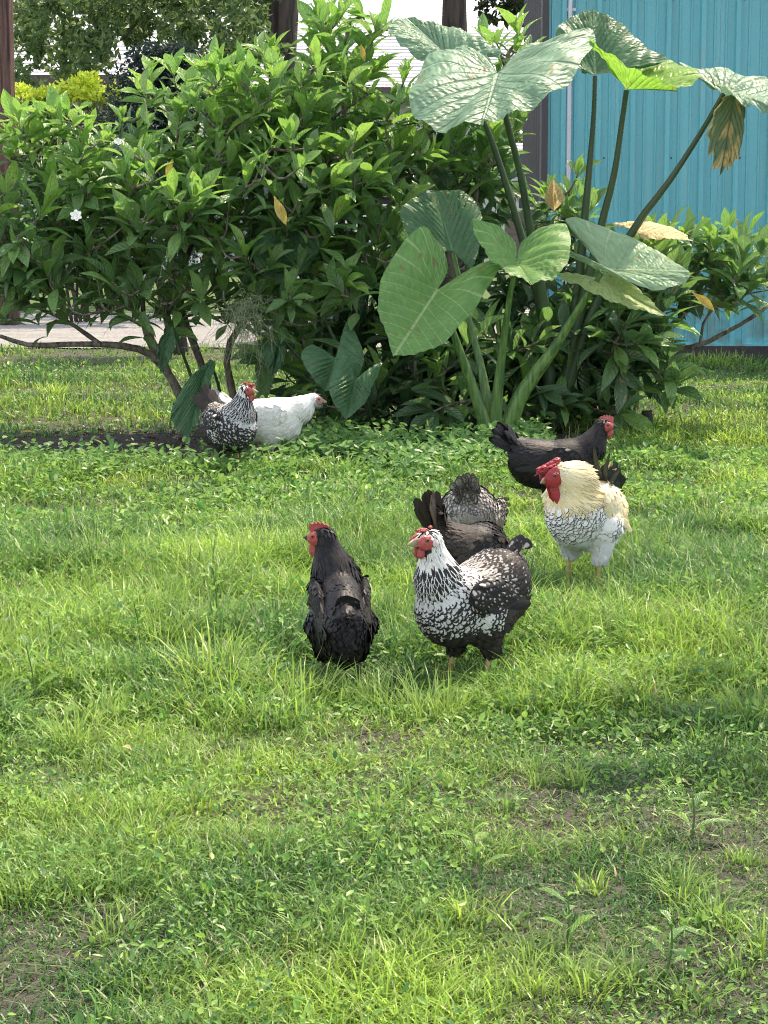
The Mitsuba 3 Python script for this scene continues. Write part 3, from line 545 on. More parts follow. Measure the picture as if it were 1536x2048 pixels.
# yellowed leaves and blossoms of the shrubs
for (parent, px, py, y, ang, L, lab) in ((sA, 345, 318, 12.2, -1.9, 0.11, 'yellow leaf'), (sA, 548, 392, 12.1, -1.2, 0.17, 'yellow mottled leaf'), (sA, 722, 88, 12.9, -1.4, 0.10, 'yellow leaf'), (sC, 1385, 585, 12.8, -0.7, 0.16, 'yellow leaf')):
    d = norm(np.array([math.cos(ang), -0.3, math.sin(ang)])); y_ = norm(np.cross([0, -1, 0.4], d)); key = numbered(f'{parent}__leaf'); scene[key] = {**leaf_ply(1, 'leaf_yellow'), 'to_world': T4(frame_mat(at(px, py, y), d, y_, np.cross(d, y_), L))}; tag(key, lab)
def blossom(c, r, g, nrm):
    V, F, n = [], [], 0
    nrm = norm(nrm); a = norm(np.cross(nrm, [0.3, 0.1, 1])); b = np.cross(nrm, a)
    for ring, (k, el, rr) in enumerate(((6, 0.25, 1.0), (5, 0.7, 0.8), (4, 1.15, 0.5))):
        for i in range(k):
            th = i * 2 * math.pi / k + ring * 0.5 + g.normal(0, 0.1); d = (math.cos(th) * a + math.sin(th) * b) * math.cos(el) + nrm * math.sin(el); s = norm(np.cross(d, nrm))
            pts = [c, c + d * r * rr * 0.55 + s * r * rr * 0.42, c + d * r * rr + s * r * 0.25 * rr - nrm * 0.1 * r, c + d * r * rr * 1.06 - s * r * 0.1 * rr - nrm * 0.15 * r, c + d * r * rr * 0.55 - s * r * rr * 0.42]
            V += pts; F += [[n, n + 1, n + 2], [n, n + 2, n + 3], [n, n + 3, n + 4]]; n += 5
    return np.array(V), np.array(F)
for (px, py, y, r_) in ((152, 431, 12.05, 0.032), (236, 283, 12.2, 0.021)):
    put('blossom', blossom(at(px, py, y), r_, rng, [0.1, -1, 0.4]), 'petal_white', sA, label='white blossom')
# spanish moss caught in the left shrub
def moss():
    g = np.random.default_rng(44); tb = []
    for i in range(170):
        px = g.normal(492, 18); py = g.uniform(590, 640); p = at(px, py, 12.35 + g.normal(0, 0.05)); L = g.uniform(0.06, 0.30); pts = [p]
        w = g.normal(0, 0.02, 3)
        for k in range(6): w = 0.6 * w + g.normal(0, 0.021, 3); pts.append(pts[-1] + np.array([0, 0, -L / 6]) + w)
        tb.append(tube(catmull(pts, 10), np.linspace(0.0015, 0.0008, 10), 3, caps=False))
    for i in range(120):
        px = g.normal(300, 60); py = g.normal(545, 30); p = at(px, py, 12.5 + g.normal(0, 0.06)); pts = [p]; w = g.normal(0, 0.02, 3)
        for k in range(5): w = 0.6 * w + g.normal(0, 0.016, 3); pts.append(pts[-1] + np.array([0, 0, -0.015]) + w)
        tb.append(tube(catmull(pts, 8), np.linspace(0.0018, 0.0008, 8), 3, caps=False))
    return cat_mesh(tb)
put('spanish_moss', moss(), 'moss_grey', smooth=True, label='wispy grey green moss hanging in the left shrub above the laced hen', cat='moss', kind='stuff')

# ---------------------------------------------------------------- elephant ears
def ear_leaf(J, Tp, left, right, n=44, m=18, wav=0.012, belly=0.03, seed=0, ragged=0.0):
    """heart-shaped blade as real geometry: each half is given by 3-D points of its rim from the tip round to the notch"""
    J, Tp = np.array(J), np.array(Tp); V, UV, F, base = [], [], [], 0; g = np.random.default_rng(seed)
    size = np.linalg.norm(Tp - J)
    for side, rim in ((1, left), (-1, right)):
        tmpl = {1: [(1, 0), (0.05, 0.55), (0, 0.02)], 2: [(1, 0), (0.05, 0.55), (-0.42, 0.26), (-0.10, 0.02)], 3: [(1, 0), (0.5, 0.42), (0.0, 0.55), (-0.42, 0.26), (-0.10, 0.02)], 4: [(1, 0), (0.65, 0.32), (0.25, 0.52), (-0.08, 0.5), (-0.42, 0.26), (-0.10, 0.02)]}[len(rim)]
        R = np.array([Tp] + list(rim)); notch = J + (R[-1] - J) * 0.22
        if len(rim) == 1: notch = J + (R[-1] - J) * 0.02
        O = catmull(np.vstack([R, notch]), n); tm = catmull(np.array(tmpl, float), n)
        nrm = norm(np.cross(Tp - J, R[len(R) // 2] - J)) * side
        if nrm[2] < 0 and abs(nrm[2]) > 0.15: nrm = -nrm
        rr = np.linspace(0, 1, m)
        ph = g.uniform(0, 6)
        for i in range(n):
            u = tm[i] * np.array([1, side])
            for r in rr:
                p = J + (O[i] - J) * r; q = tm[i] * r
                p = p + nrm * (belly * math.sin(math.pi * min(r, 1)) * abs(q[1]) * 3 + wav * r ** 3 * math.sin(i * 0.9 + ph) + 0.012 * (abs(math.sin((q[0] - 0.62 * q[1]) * 8 * math.pi)) - 0.5) * min(1, q[1] * 6))
                if ragged: p = p + (O[i] - J) * (-ragged * r ** 4 * max(0, math.sin(i * 1.7 + ph) + 0.5 * math.sin(i * 4.1)))
                V.append(p); UV.append([u[0] * r, u[1] * r])
        i, j = np.meshgrid(np.arange(n - 1), np.arange(m - 1), indexing='ij')
        q = np.stack([base + i * m + j, base + (i + 1) * m + j, base + (i + 1) * m + j + 1, base + i * m + j + 1], -1).reshape(-1, 4)
        if side < 0: q = q[:, ::-1]
        F.append(q); base += n * m
    return np.array(V), np.vstack(F), np.array(UV)
def ear(plant, name, mat, J, Tp, left, right, label=None, **k):
    v, f, uv = ear_leaf(at(*J), at(*Tp), [at(*p) for p in left], [at(*p) for p in right], seed=len(scene) % 97, **k)
    return put(name, (v, f), mat, plant, smooth=True, uv=uv, label=label)
def petiole(plant, pts, r0, r1, mat='petiole'):
    c = catmull([at(*p) for p in pts], 16); t = np.linspace(0, 1, 16)
    return put('leaf_stalk', tube(c, r0 + (r1 - r0) * t ** 2.2, 10), mat, plant, smooth=60)
e1 = thing('elephant_ear', 'tall elephant ear plant with huge silvery leaves on long stalks above the shrubs', 'plant', None)
Y1 = 12.9
ear(e1, 'leaf', 'ear_top', (995, 146, 12.45), (966, 243, 11.95), [(865, 258, 12.0), (818, 195, 12.25), (872, 104, 12.7), (958, 106, 12.75)], [(1050, 220, 12.05), (1140, 160, 12.25), (1188, 66, 12.7), (1060, 96, 12.72)], wav=0.022, belly=0.05)
ear(e1, 'leaf', 'ear_top', (905, 122, 12.8), (812, 33, 13.1), [(775, 52, 12.9), (800, 88, 12.75), (852, 128, 12.7)], [(870, 46, 13.05), (945, 68, 12.9), (1004, 108, 12.75)], wav=0.01)
ear(e1, 'leaf', 'ear_dark', (1190, 150, 12.9), (1186, 18, 13.15), [(1148, 32, 13.1), (1112, 66, 13.0), (1156, 138, 12.8)], [(1238, 44, 13.1), (1290, 92, 13.0), (1333, 124, 12.85)], wav=0.008)
ear(e1, 'leaf', 'ear_lit', (1253, 179, 12.75), (1358, 180, 12.35), [(1310, 158, 12.4), (1245, 128, 12.5), (1178, 82, 12.6)], [(1402, 152, 12.7), (1340, 124, 13.05), (1262, 134, 13.1)], wav=0.012)
ear(e1, 'leaf', 'ear_top', (1447, 187, 12.8), (1610, 235, 12.3), [(1560, 225, 12.45), (1500, 214, 12.5), (1425, 160, 12.6)], [(1600, 190, 12.9), (1490, 150, 13.1), (1358, 132, 13.05)], wav=0.018)
ear(e1, 'leaf', 'ear_dry', (1468, 188, 12.7), (1441, 352, 12.55), [(1422, 318, 12.5), (1419, 262, 12.45), (1446, 200, 12.6)], [(1476, 318, 12.6), (1488, 240, 12.7), (1482, 196, 12.72)], label='withered brown leaf hanging down', ragged=0.10, wav=0.014)
ear(e1, 'leaf', 'ear_tan', (1108, 422, 12.75), (1105, 357, 12.7), [(1094, 378, 12.6), (1090, 402, 12.6)], [(1122, 380, 12.6), (1128, 400, 12.6)], label='dry tan leaf standing upright', belly=-0.01, wav=0.001)
ear(e1, 'leaf', 'ear_tan', (1272, 462, 12.9), (1388, 482, 12.8), [(1340, 478, 12.7), (1290, 480, 12.7)], [(1350, 458, 13.0), (1290, 446, 13.1), (1226, 448, 12.9)], label='dry tan leaf lying on the right shrub', belly=0.02, ragged=0.04, wav=0.003)
b1 = (1105, 875, 12.95)
petiole(e1, [(998, 150, 12.52), (1012, 236, 12.6), (1040, 345, 12.7), (1062, 470, 12.8), (1090, 640, 12.9), b1], 0.016, 0.045, 'petiole_dark')
petiole(e1, [(905, 124, 12.82), (962, 232, 12.85), (990, 300, 12.85), (1040, 462, 12.9), (1090, 660, 12.95), b1], 0.013, 0.04, 'petiole_dark')
petiole(e1, [(1190, 152, 12.9), (1188, 220, 12.9), (1182, 300, 12.9), (1172, 410, 12.9), (1150, 620, 12.95), b1], 0.013, 0.04, 'petiole_dark')
petiole(e1, [(1253, 180, 12.75), (1243, 250, 12.78), (1228, 350, 12.8), (1200, 460, 12.85), (1155, 650, 12.9), b1], 0.015, 0.04, 'petiole_dark')
petiole(e1, [(1447, 187, 12.8), (1400, 268, 12.8), (1340, 360, 12.8), (1262, 468, 12.85), (1180, 640, 12.9), b1], 0.014, 0.045, 'petiole_dark')
e2 = thing('elephant_ear', 'lower elephant ear plant with broad light green leaves and thick stalks by the rooster', 'plant', None)
ear(e2, 'leaf', 'ear_low', (875, 579, 11.95), (788, 713, 11.6), [(756, 612, 11.7), (776, 530, 11.85), (846, 453, 12.08), (895, 528, 12.0)], [(874, 694, 11.65), (948, 618, 11.8), (1003, 521, 11.98), (936, 548, 12.0)], wav=0.008)
ear(e2, 'leaf', 'ear_low', (1033, 525, 11.95), (1063, 568, 11.7), [(1008, 540, 11.75), (966, 500, 11.85), (946, 436, 12.0), (1022, 474, 12.02)], [(1118, 550, 11.75), (1142, 494, 11.9), (1124, 446, 12.1), (1052, 476, 12.04)], wav=0.008)
ear(e2, 'leaf', 'ear_silver', (1209, 538, 12.0), (1380, 544, 11.7), [(1318, 504, 11.95), (1250, 470, 12.12), (1132, 435, 12.3), (1186, 512, 12.1)], [(1368, 566, 11.65), (1290, 576, 11.7), (1120, 500, 12.15), (1184, 536, 12.05)], wav=0.006)
ear(e2, 'leaf', 'ear_pale', (1200, 556, 12.1), (1333, 632, 11.85), [(1290, 592, 11.95), (1260, 570, 12.1), (1215, 548, 12.2)], [(1268, 618, 11.85), (1215, 600, 11.9), (1165, 576, 12.0), (1113, 549, 12.15)], label='pale underside leaf lit through', wav=0.006)
ear(e2, 'leaf', 'ear_dark', (905, 502, 12.35), (870, 382, 12.5), [(820, 400, 12.4), (800, 432, 12.35), (840, 500, 12.25)], [(930, 385, 12.5), (965, 440, 12.45), (945, 535, 12.3)], wav=0.006)
b2 = (988, 897, 12.15)
petiole(e2, [(876, 582, 11.97), (905, 662, 12.05), (935, 745, 12.1), (968, 840, 12.13), b2], 0.017, 0.058)
petiole(e2, [(905, 505, 12.37), (938, 640, 12.3), (962, 735, 12.25), (978, 830, 12.2), b2], 0.016, 0.05)
petiole(e2, [(1033, 528, 11.97), (1020, 590, 12.02), (1005, 700, 12.08), (993, 810, 12.12), (990, 897, 12.15)], 0.014, 0.05)
petiole(e2, [(1204, 545, 12.0), (1160, 612, 12.05), (1112, 690, 12.1), (1045, 785, 12.13), (1000, 897, 12.17)], 0.014, 0.06)
petiole(e2, [(1200, 558, 12.1), (1150, 635, 12.14), (1100, 715, 12.17), (1040, 800, 12.2), (996, 897, 12.2)], 0.012, 0.055)
e3 = thing('elephant_ear', 'dark shaded elephant ear with heart leaves beside the white hen', 'plant', None)
ear(e3, 'leaf', 'ear_dark', (671, 716, 12.2), (650, 782, 12.1), [(622, 752, 12.1), (602, 710, 12.15), (625, 690, 12.25)], [(700, 770, 12.12), (728, 715, 12.2), (695, 645, 12.35)], wav=0.004)
ear(e3, 'leaf', 'ear_dark', (710, 759, 12.05), (692, 840, 11.95), [(664, 800, 11.95), (660, 762, 12.0), (688, 706, 12.12)], [(730, 806, 11.95), (744, 775, 12.0), (764, 724, 12.1)], wav=0.004)
ear(e3, 'leaf', 'ear_dark', (575, 475, 12.6), (545, 572, 12.5), [(512, 535, 12.5), (508, 485, 12.6), (545, 445, 12.7)], [(600, 550, 12.5), (638, 500, 12.6), (630, 450, 12.7)], wav=0.004)
ear(e3, 'leaf', 'ear_dark', (562, 675, 12.5), (546, 752, 12.4), [(532, 730, 12.4), (526, 695, 12.45)], [(562, 735, 12.4), (574, 700, 12.45)], wav=0.004)
b3 = (745, 880, 12.6)
petiole(e3, [(671, 716, 12.22), (700, 790, 12.4), b3], 0.009, 0.02, 'petiole_dark')
petiole(e3, [(710, 760, 12.07), (735, 810, 12.3), b3], 0.009, 0.02, 'petiole_dark')
petiole(e3, [(575, 476, 12.62), (650, 640, 12.7), (720, 790, 12.65), b3], 0.009, 0.022, 'petiole_dark')
petiole(e3, [(562, 676, 12.5), (640, 760, 12.6), b3], 0.008, 0.018, 'petiole_dark')
e4 = thing('elephant_ear', 'small dark elephant ear with a drooping leaf behind the laced hen under the left shrub', 'plant', None)
ear(e4, 'leaf', 'ear_dark', (420, 720, 12.3), (373, 877, 12.0), [(348, 850, 12.0), (342, 822, 12.02), (375, 760, 12.15)], [(398, 838, 12.05), (410, 800, 12.1), (432, 730, 12.3)], wav=0.005)
ear(e4, 'leaf', 'ear_dark', (346, 652, 12.4), (322, 748, 12.3), [(316, 715, 12.3), (320, 680, 12.35)], [(336, 728, 12.3), (352, 690, 12.35)], wav=0.004)
petiole(e4, [(420, 721, 12.32), (440, 790, 12.5), (430, 872, 12.6)], 0.008, 0.02, 'petiole_dark')
petiole(e4, [(346, 653, 12.42), (385, 760, 12.55), (428, 872, 12.6)], 0.008, 0.018, 'petiole_dark')

# ---------------------------------------------------------------- chickens
def feather_material(key, fn, rough=0.55):
    scene[key] = {'type': 'twosided', 'b': {'type': 'principled', 'base_color': proc(lambda p, n, uv: fn(*unpack(uv))), 'roughness': rough, 'sheen': 0.05, 'specular': 0.22}}
def rim_q(u, v): return dr.sqrt(dr.sqrt(dr.square(dr.square(u)) + dr.square(dr.square(dr.maximum(v - 0.35, 0) / 0.65))))
def barbs(u, v, r): return 0.85 + 0.3 * noise(v * 22 - dr.abs(u) * 9, r * 50, u * 2)
K, W_ = (0.018, 0.017, 0.019), (0.54, 0.54, 0.53)
feather_material('f_laced', lambda u, v, r: mix(mix(W_, (0.40, 0.40, 0.40), r) * barbs(u, v, r), K, smoothstep(0.60, 0.72, rim_q(u, v) + 0.10 * (r - 0.5))))
feather_material('f_spangled', lambda u, v, r: mix(mix((0.50, 0.47, 0.43), (0.26, 0.235, 0.21), r), (0.022, 0.019, 0.018), smoothstep(0.36, 0.52, rim_q(u, v) + 0.14 * (r - 0.5))) * barbs(u, v, r))
feather_material('f_silver_hackle', lambda u, v, r: mix((0.68, 0.68, 0.65), K, (1 - smoothstep(0.58, 0.74, dr.abs(u))) * smoothstep(0.1, 0.3, v) * (1 - smoothstep(0.93, 0.98, v))) * barbs(u, v, r))
feather_material('f_laced_dark', lambda u, v, r: mix(mix((0.52, 0.52, 0.52), (0.38, 0.38, 0.38), r) * barbs(u, v, r), K, smoothstep(0.50, 0.60, rim_q(u, v) + 0.08 * (r - 0.5))))
feather_material('f_silver_head', lambda u, v, r: mix((0.66, 0.65, 0.62), (0.30, 0.29, 0.29), (1 - smoothstep(0.15, 0.4, dr.abs(u))) * r) * barbs(u, v, r))
feather_material('f_dark_hackle', lambda u, v, r: mix((0.50, 0.51, 0.52), K, (1 - smoothstep(0.45, 0.66, dr.abs(u))) * (1 - smoothstep(0.9, 0.96, v))) * barbs(u, v, r))
feather_material('f_black', lambda u, v, r: mix((0.008, 0.008, 0.011), (0.024, 0.020, 0.018), r * r) * barbs(u, v, r), 0.52)
feather_material('f_browned', lambda u, v, r: mix((0.020, 0.018, 0.016), (0.055, 0.042, 0.034), r) * barbs(u, v, r), 0.55)
feather_material('f_fluff_dark', lambda u, v, r: mix((0.018, 0.016, 0.016), (0.055, 0.046, 0.042), r) * barbs(u, v, r), 0.8)
feather_material('f_fluff_grey', lambda u, v, r: mix((0.28, 0.26, 0.245), (0.44, 0.41, 0.38), r) * barbs(u, v, r), 0.8)
feather_material('f_grey_laced', lambda u, v, r: mix(mix((0.34, 0.32, 0.305), (0.50, 0.47, 0.44), r), (0.11, 0.10, 0.095), smoothstep(0.68, 0.85, rim_q(u, v))) * barbs(u, v, r))
feather_material('f_white', lambda u, v, r: mix((0.60, 0.59, 0.55), (0.78, 0.77, 0.74), r) * (0.88 + 0.2 * noise(v * 20, u * 4, r * 9)))
feather_material('f_cream', lambda u, v, r: mix((0.66, 0.55, 0.30), (0.74, 0.66, 0.44), r) * barbs(u, v, r))
feather_material('f_cream_hackle', lambda u, v, r: mix(mix((0.62, 0.50, 0.25), (0.74, 0.65, 0.40), r), (0.16, 0.13, 0.10), (1 - smoothstep(0.12, 0.34, dr.abs(u))) * smoothstep(0.5, 0.75, v) * (1 - smoothstep(0.93, 0.98, v))) * barbs(u, v, r))
feather_material('f_buff', lambda u, v, r: mix((0.66, 0.44, 0.14), (0.72, 0.55, 0.24), r) * barbs(u, v, r))
feather_material('f_scaled', lambda u, v, r: mix(mix((0.70, 0.70, 0.68), (0.76, 0.76, 0.74), r), (0.03, 0.03, 0.035), smoothstep(0.80, 0.87, rim_q(u, v))) * (0.93 + 0.14 * noise(v * 20, u * 4, r * 9)))
feather_material('f_blue_white', lambda u, v, r: mix((0.58, 0.60, 0.62), (0.70, 0.70, 0.69), r) * barbs(u, v, r))
feather_material('f_green_black', lambda u, v, r: mix((0.012, 0.022, 0.020), (0.03, 0.035, 0.032), r) * barbs(u, v, r), 0.3)
principled('comb_red', proc(lambda p, n, uv: mix((0.28, 0.035, 0.04), (0.46, 0.11, 0.10), fbm(p.x * 160, p.y * 160, p.z * 160))), 0.45)
principled('comb_dark', proc(lambda p, n, uv: mix((0.20, 0.012, 0.022), (0.42, 0.04, 0.05), fbm(p.x * 150, p.y * 150, p.z * 150))), 0.45)
principled('face_pink', (0.34, 0.17, 0.15), 0.6)
principled('lobe_pale', (0.70, 0.55, 0.50), 0.5)
principled('beak_horn', (0.40, 0.32, 0.22), 0.35)
principled('beak_dark', (0.05, 0.045, 0.045), 0.35)
principled('eye_amber', (0.22, 0.06, 0.02), 0.1)
principled('eye_pupil', (0.005, 0.005, 0.005), 0.05)
principled('shank_yellow', proc(lambda p, n, uv: mix((0.42, 0.30, 0.12), (0.55, 0.42, 0.20), noise(p.x * 60, p.y * 60, p.z * 200))), 0.5)
principled('shank_slate', proc(lambda p, n, uv: mix((0.07, 0.07, 0.07), (0.15, 0.14, 0.12), noise(p.x * 60, p.y * 60, p.z * 200))), 0.5)
for k_, c_ in (('under_black', (0.010, 0.010, 0.011)), ('under_dark', (0.025, 0.022, 0.021)), ('under_white', (0.66, 0.65, 0.62)), ('under_cream', (0.62, 0.56, 0.42)), ('under_grey', (0.14, 0.13, 0.12))): principled(k_, c_, 0.9)


def surface_nets(f, lo, hi, h):
    n = np.ceil((np.array(hi) - lo) / h).astype(int) + 1
    g = np.stack(np.meshgrid(*[lo[k] + h * np.arange(n[k]) for k in range(3)], indexing='ij'), -1)
    s = f(g.reshape(-1, 3)).reshape(n); ins = s < 0
    c = n - 1; acc = np.zeros((*c, 3)); cnt = np.zeros(tuple(c))
    corners = [(a, b, d) for a in (0, 1) for b in (0, 1) for d in (0, 1)]
    sl = lambda o: tuple(slice(o[k], o[k] + c[k]) for k in range(3))
    for i, a in enumerate(corners):
        for b in corners[i + 1:]:
            if sum(abs(np.subtract(a, b))) != 1: continue
            sa, sb = s[sl(a)], s[sl(b)]; m = (sa < 0) != (sb < 0)
            t = np.where(m, sa / np.where(m, sa - sb, 1), 0)[..., None]
            acc += np.where(m[..., None], np.array(a) + t * (np.array(b) - a), 0); cnt += m
    cell = cnt > 0; idx = -np.ones(tuple(c), int); idx[cell] = np.arange(cell.sum())
    V = (np.argwhere(cell) + acc[cell] / cnt[cell][:, None]) * h + lo; Q = []
    for k in range(3):
        u, v = [(1, 2), (2, 0), (0, 1)][k]; d = np.zeros(3, int); d[k] = 1
        A_ = ins[tuple(slice(0, n[q] - (q == k)) for q in range(3))]; B_ = ins[tuple(slice(int(q == k), n[q]) for q in range(3))]
        for sign, m in ((1, A_ & ~B_), (-1, ~A_ & B_)):
            e = np.argwhere(m); e = e[(e[:, u] > 0) & (e[:, v] > 0) & (e[:, u] < c[u]) & (e[:, v] < c[v])]
            du, dv = np.zeros(3, int), np.zeros(3, int); du[u] = 1; dv[v] = 1
            q = np.stack([idx[tuple((e - o).T)] for o in (du + dv, dv, 0 * du, du)], 1)
            Q.append(q if sign > 0 else q[:, ::-1])
    m = trimesh.Trimesh(V, np.vstack([np.vstack(Q)[:, [0, 1, 2]], np.vstack(Q)[:, [0, 2, 3]]]), process=False)
    return trimesh.smoothing.filter_taubin(m, iterations=8)
def sd_ell(p, c, r, R=None):
    q = p - c
    if R is not None: q = q @ R
    k = np.linalg.norm(q / r, axis=-1); k2 = np.linalg.norm(q / np.square(r), axis=-1)
    return k * (k - 1) / np.maximum(k2, 1e-9)
def sd_cone(p, a, b, ra, rb):
    a, b = np.array(a, float), np.array(b, float); ab = b - a; t = np.clip(((p - a) @ ab) / (ab @ ab), 0, 1)
    return np.linalg.norm(p - a - t[..., None] * ab, axis=-1) - (ra + (rb - ra) * t)
def smin(ds, k):
    d = ds[0]
    for e in ds[1:]:
        h = np.clip(0.5 + 0.5 * (e - d) / k, 0, 1); d = e * (1 - h) + d * h - k * h * (1 - h)
    return d
def roty(deg):
    a = math.radians(deg); return np.array([[math.cos(a), 0, -math.sin(a)], [0, 1, 0], [math.sin(a), 0, math.cos(a)]])   # tips +x upwards for deg > 0
PROFILE = {'round': [0.35, 0.80, 1.0, 0.92, 0.55, 0.0], 'long': [0.45, 0.85, 1.0, 0.85, 0.5, 0.0], 'quill': [0.5, 0.95, 1.0, 1.0, 0.8, 0.05]}
STATION = np.array([0, 0.22, 0.5, 0.75, 0.92, 1.0])
def feathers(P, N, D, L, W, g, shape='round', lift=8.0, camber=0.22, curl=0.05, wild=0.12):
    n = len(P); D = norm(D - N * (D * N).sum(1, keepdims=True)); S = np.cross(N, D)
    a = g.normal(0, wild, n)[:, None]; D = norm(D * np.cos(a) + S * np.sin(a))
    l = np.radians((lift + 1) * g.uniform(0.7, 1.3, n))[:, None]; D2 = norm(D * np.cos(l) + N * np.sin(l)); N2 = norm(np.cross(D2, np.cross(N, D2))); S = np.cross(N2, D2)
    L = (L * g.uniform(0.85, 1.15, n))[:, None]; W = (W * g.uniform(0.85, 1.15, n))[:, None]; w = np.array(PROFILE[shape])
    V = np.zeros((n, 6, 3, 3)); UV = np.zeros((n, 6, 3, 2)); r = g.integers(0, 16, n)
    for i, t in enumerate(STATION):
        for j, u in enumerate((-1.0, 0.0, 1.0)):
            V[:, i, j] = P + D2 * L * t + S * W * 0.5 * u * w[i] - N2 * (W * 0.5 * camber * u * u * w[i] + L * curl * t * t)
            UV[:, i, j] = np.stack([u + 4 * r, np.full(n, t)], -1)
    f = []
    for i in range(5):
        for j in range(2):
            q = i * 3 + j; f += [[q, q + 1, q + 4], [q, q + 4, q + 3]]
    F = (np.arange(n)[:, None, None] * 18 + np.array(f)).reshape(-1, 3)
    return V.reshape(-1, 3), F, UV.reshape(-1, 2)
def sample(mesh, spacing, g):
    n = int(mesh.area / spacing ** 2 * 3.2); cum = np.cumsum(mesh.area_faces); fi = np.searchsorted(cum, g.uniform(0, cum[-1], n)); b = g.dirichlet([1, 1, 1], n)
    P = (mesh.triangles[fi] * b[:, :, None]).sum(1); N = (mesh.vertex_normals[mesh.faces[fi]] * b[:, :, None]).sum(1)
    keep = np.ones(n, bool)
    for i, j in cKDTree(P).query_pairs(spacing * 0.78, output_type='ndarray'):
        if keep[i] and keep[j]: keep[j] = False
    return P[keep], norm(N[keep])
def bird(name, label, foot_px, heading, sc, sty, neck=(0.115, 0, 0.275), head=(0.145, 0, 0.385), hyaw=0.0, hpitch=0.0, tail=(-0.225, 0, 0.36), rump=0.255, stand=0.0, body_pitch=0, seed=1, feet=((0.0, 0.05), (0.03, -0.05)), cat='hen', tail_n=8, tail_len=0.13, fat=1.0, cover_len=0.06):
    g = np.random.default_rng(seed); t = thing(name, label, cat)
    o = ground(*foot_px); o[2] = ground_z(o[0], o[1])[0]; ca, sa = math.cos(math.radians(heading)), math.sin(math.radians(heading))
    M = np.eye(4); M[:3, :3] = np.array([[ca, -sa, 0], [sa, ca, 0], [0, 0, 1]]) * sc; M[:3, 3] = o
    def add(nm, mesh, mat, parent=None, smooth=False, uv=None, kind=None, lab=None):
        if isinstance(mesh, tuple): v, f = mesh[:2]
        else: v, f = np.array(mesh.vertices), np.array(mesh.faces)
        return put(nm, (v @ M[:3, :3].T + o, f), mat, parent or t, smooth=smooth, uv=uv, kind=kind, label=lab)
    neck, head, tail = np.array(neck, float), np.array(head, float), np.array(tail, float); z0 = stand
    RB = roty(body_pitch); C = np.array([0, 0, 0.205 + z0])
    rot = lambda q: C + RB @ (np.array(q, float) + np.array([0, 0, z0]) - C)
    hy = math.radians(hyaw); hd = np.array([math.cos(hy) * math.cos(math.radians(hpitch)), math.sin(hy) * math.cos(math.radians(hpitch)), math.sin(math.radians(hpitch))]); hs = norm(np.cross([0, 0, 1.0], hd)); hu = np.cross(hd, hs)
    nb = rot((0.075, 0, 0.235)); tb = rot((-0.135, 0, rump))
    thigh = [(np.array([fx * 0.3, fy * 1.05, 0.170 + z0]), np.array([fx - 0.012, fy, sty.get('knee', 0.096) + z0])) for fx, fy in feet]
    def sdf(p):
        d = [sd_ell(p, rot((0.0, 0, 0.205)), np.array([0.150, 0.102 * fat, 0.105]), RB), sd_ell(p, rot((0.075, 0, 0.195)), np.array([0.088, 0.090 * fat, 0.098])), sd_ell(p, rot((-0.085, 0, rump - 0.045)), np.array([0.100, 0.092 * fat, 0.092]))]
        d += [sd_cone(p, tb - np.array([-0.03, 0, 0.02]), tb + (tail - tb) * 0.45, 0.062, 0.022)]
        d += [sd_cone(p, nb, neck, 0.078, 0.052), sd_cone(p, neck, head - hd * 0.008, 0.052, 0.029)]
        d += [sd_cone(p, a, b, sty.get('thigh_r', 0.048), sty.get('thigh_r', 0.048) * 0.45) for a, b in thigh]
        d = smin(d, 0.035)
        return np.minimum(smin([d, sd_ell(p, head, np.array([0.034, 0.024, 0.027]), np.stack([hd, hs, hu], 1))], 0.008), 9)
    pts = np.array([tail, head, neck, (-0.2, -0.15, 0.04), (0.2, 0.15, 0.04)]); lo = pts.min(0) - 0.07; hi = pts.max(0) + 0.07; lo[2] = 0.03 + z0
    mesh = surface_nets(sdf, lo, hi, 0.0085)
    add('body', mesh, sty['under'], smooth=True)
    # directions in which the plumage lies
    spine = catmull([head, neck, nb + np.array([-0.02, 0, 0.05]), rot((-0.02, 0, 0.29)), tb + np.array([0, 0, 0.05]), tail], 60); tang = norm(np.gradient(spine, axis=0))
    def flow(P):
        d = np.linalg.norm(P[:, None] - spine[None], axis=2); w = np.exp(-(d - d.min(1, keepdims=True)) / 0.025); F = (w[..., None] * tang).sum(1) / w.sum(1, keepdims=True)
        low = np.clip((rot((0, 0, 0.22))[2] - P[:, 2]) / 0.10, 0, 1)[:, None]
        return norm(F * (1 - 0.3 * low) + np.array([-0.35, 0, -0.6]) * low + np.array([0, 0, -0.15])), np.argmin(d, 1) / 59.0
    P, N = sample(mesh, 0.0074, g); F, s = flow(P); q = (P - C) @ RB + np.array([0, 0, C[2] - z0])     # q: in the level frame of a standing bird
    face = (np.linalg.norm(P - head - hd * 0.012, axis=1) < 0.031) & (((P - head) @ hd) > -0.004) & (((P - head) @ hu) < 0.016)
    isth = np.min([np.linalg.norm(P - (a + np.clip(((P - a) @ (b - a)) / ((b - a) @ (b - a)), 0, 1)[:, None] * (b - a)), axis=1) for a, b in thigh], 0) < 0.056
    reg = np.full(len(P), 'breast', object)
    reg[(q[:, 0] < 0.03) & (q[:, 2] > 0.2)] = 'back'
    reg[(q[:, 0] < -0.045) & (q[:, 2] > 0.235)] = 'saddle'
    reg[(q[:, 0] < -0.02) & (q[:, 2] <= 0.205)] = 'fluff'
    reg[(q[:, 2] < np.where(q[:, 0] > 0.03, 0.095, 0.135))] = 'fluff'
    reg[isth & (P[:, 2] < 0.15 + z0)] = 'thigh'
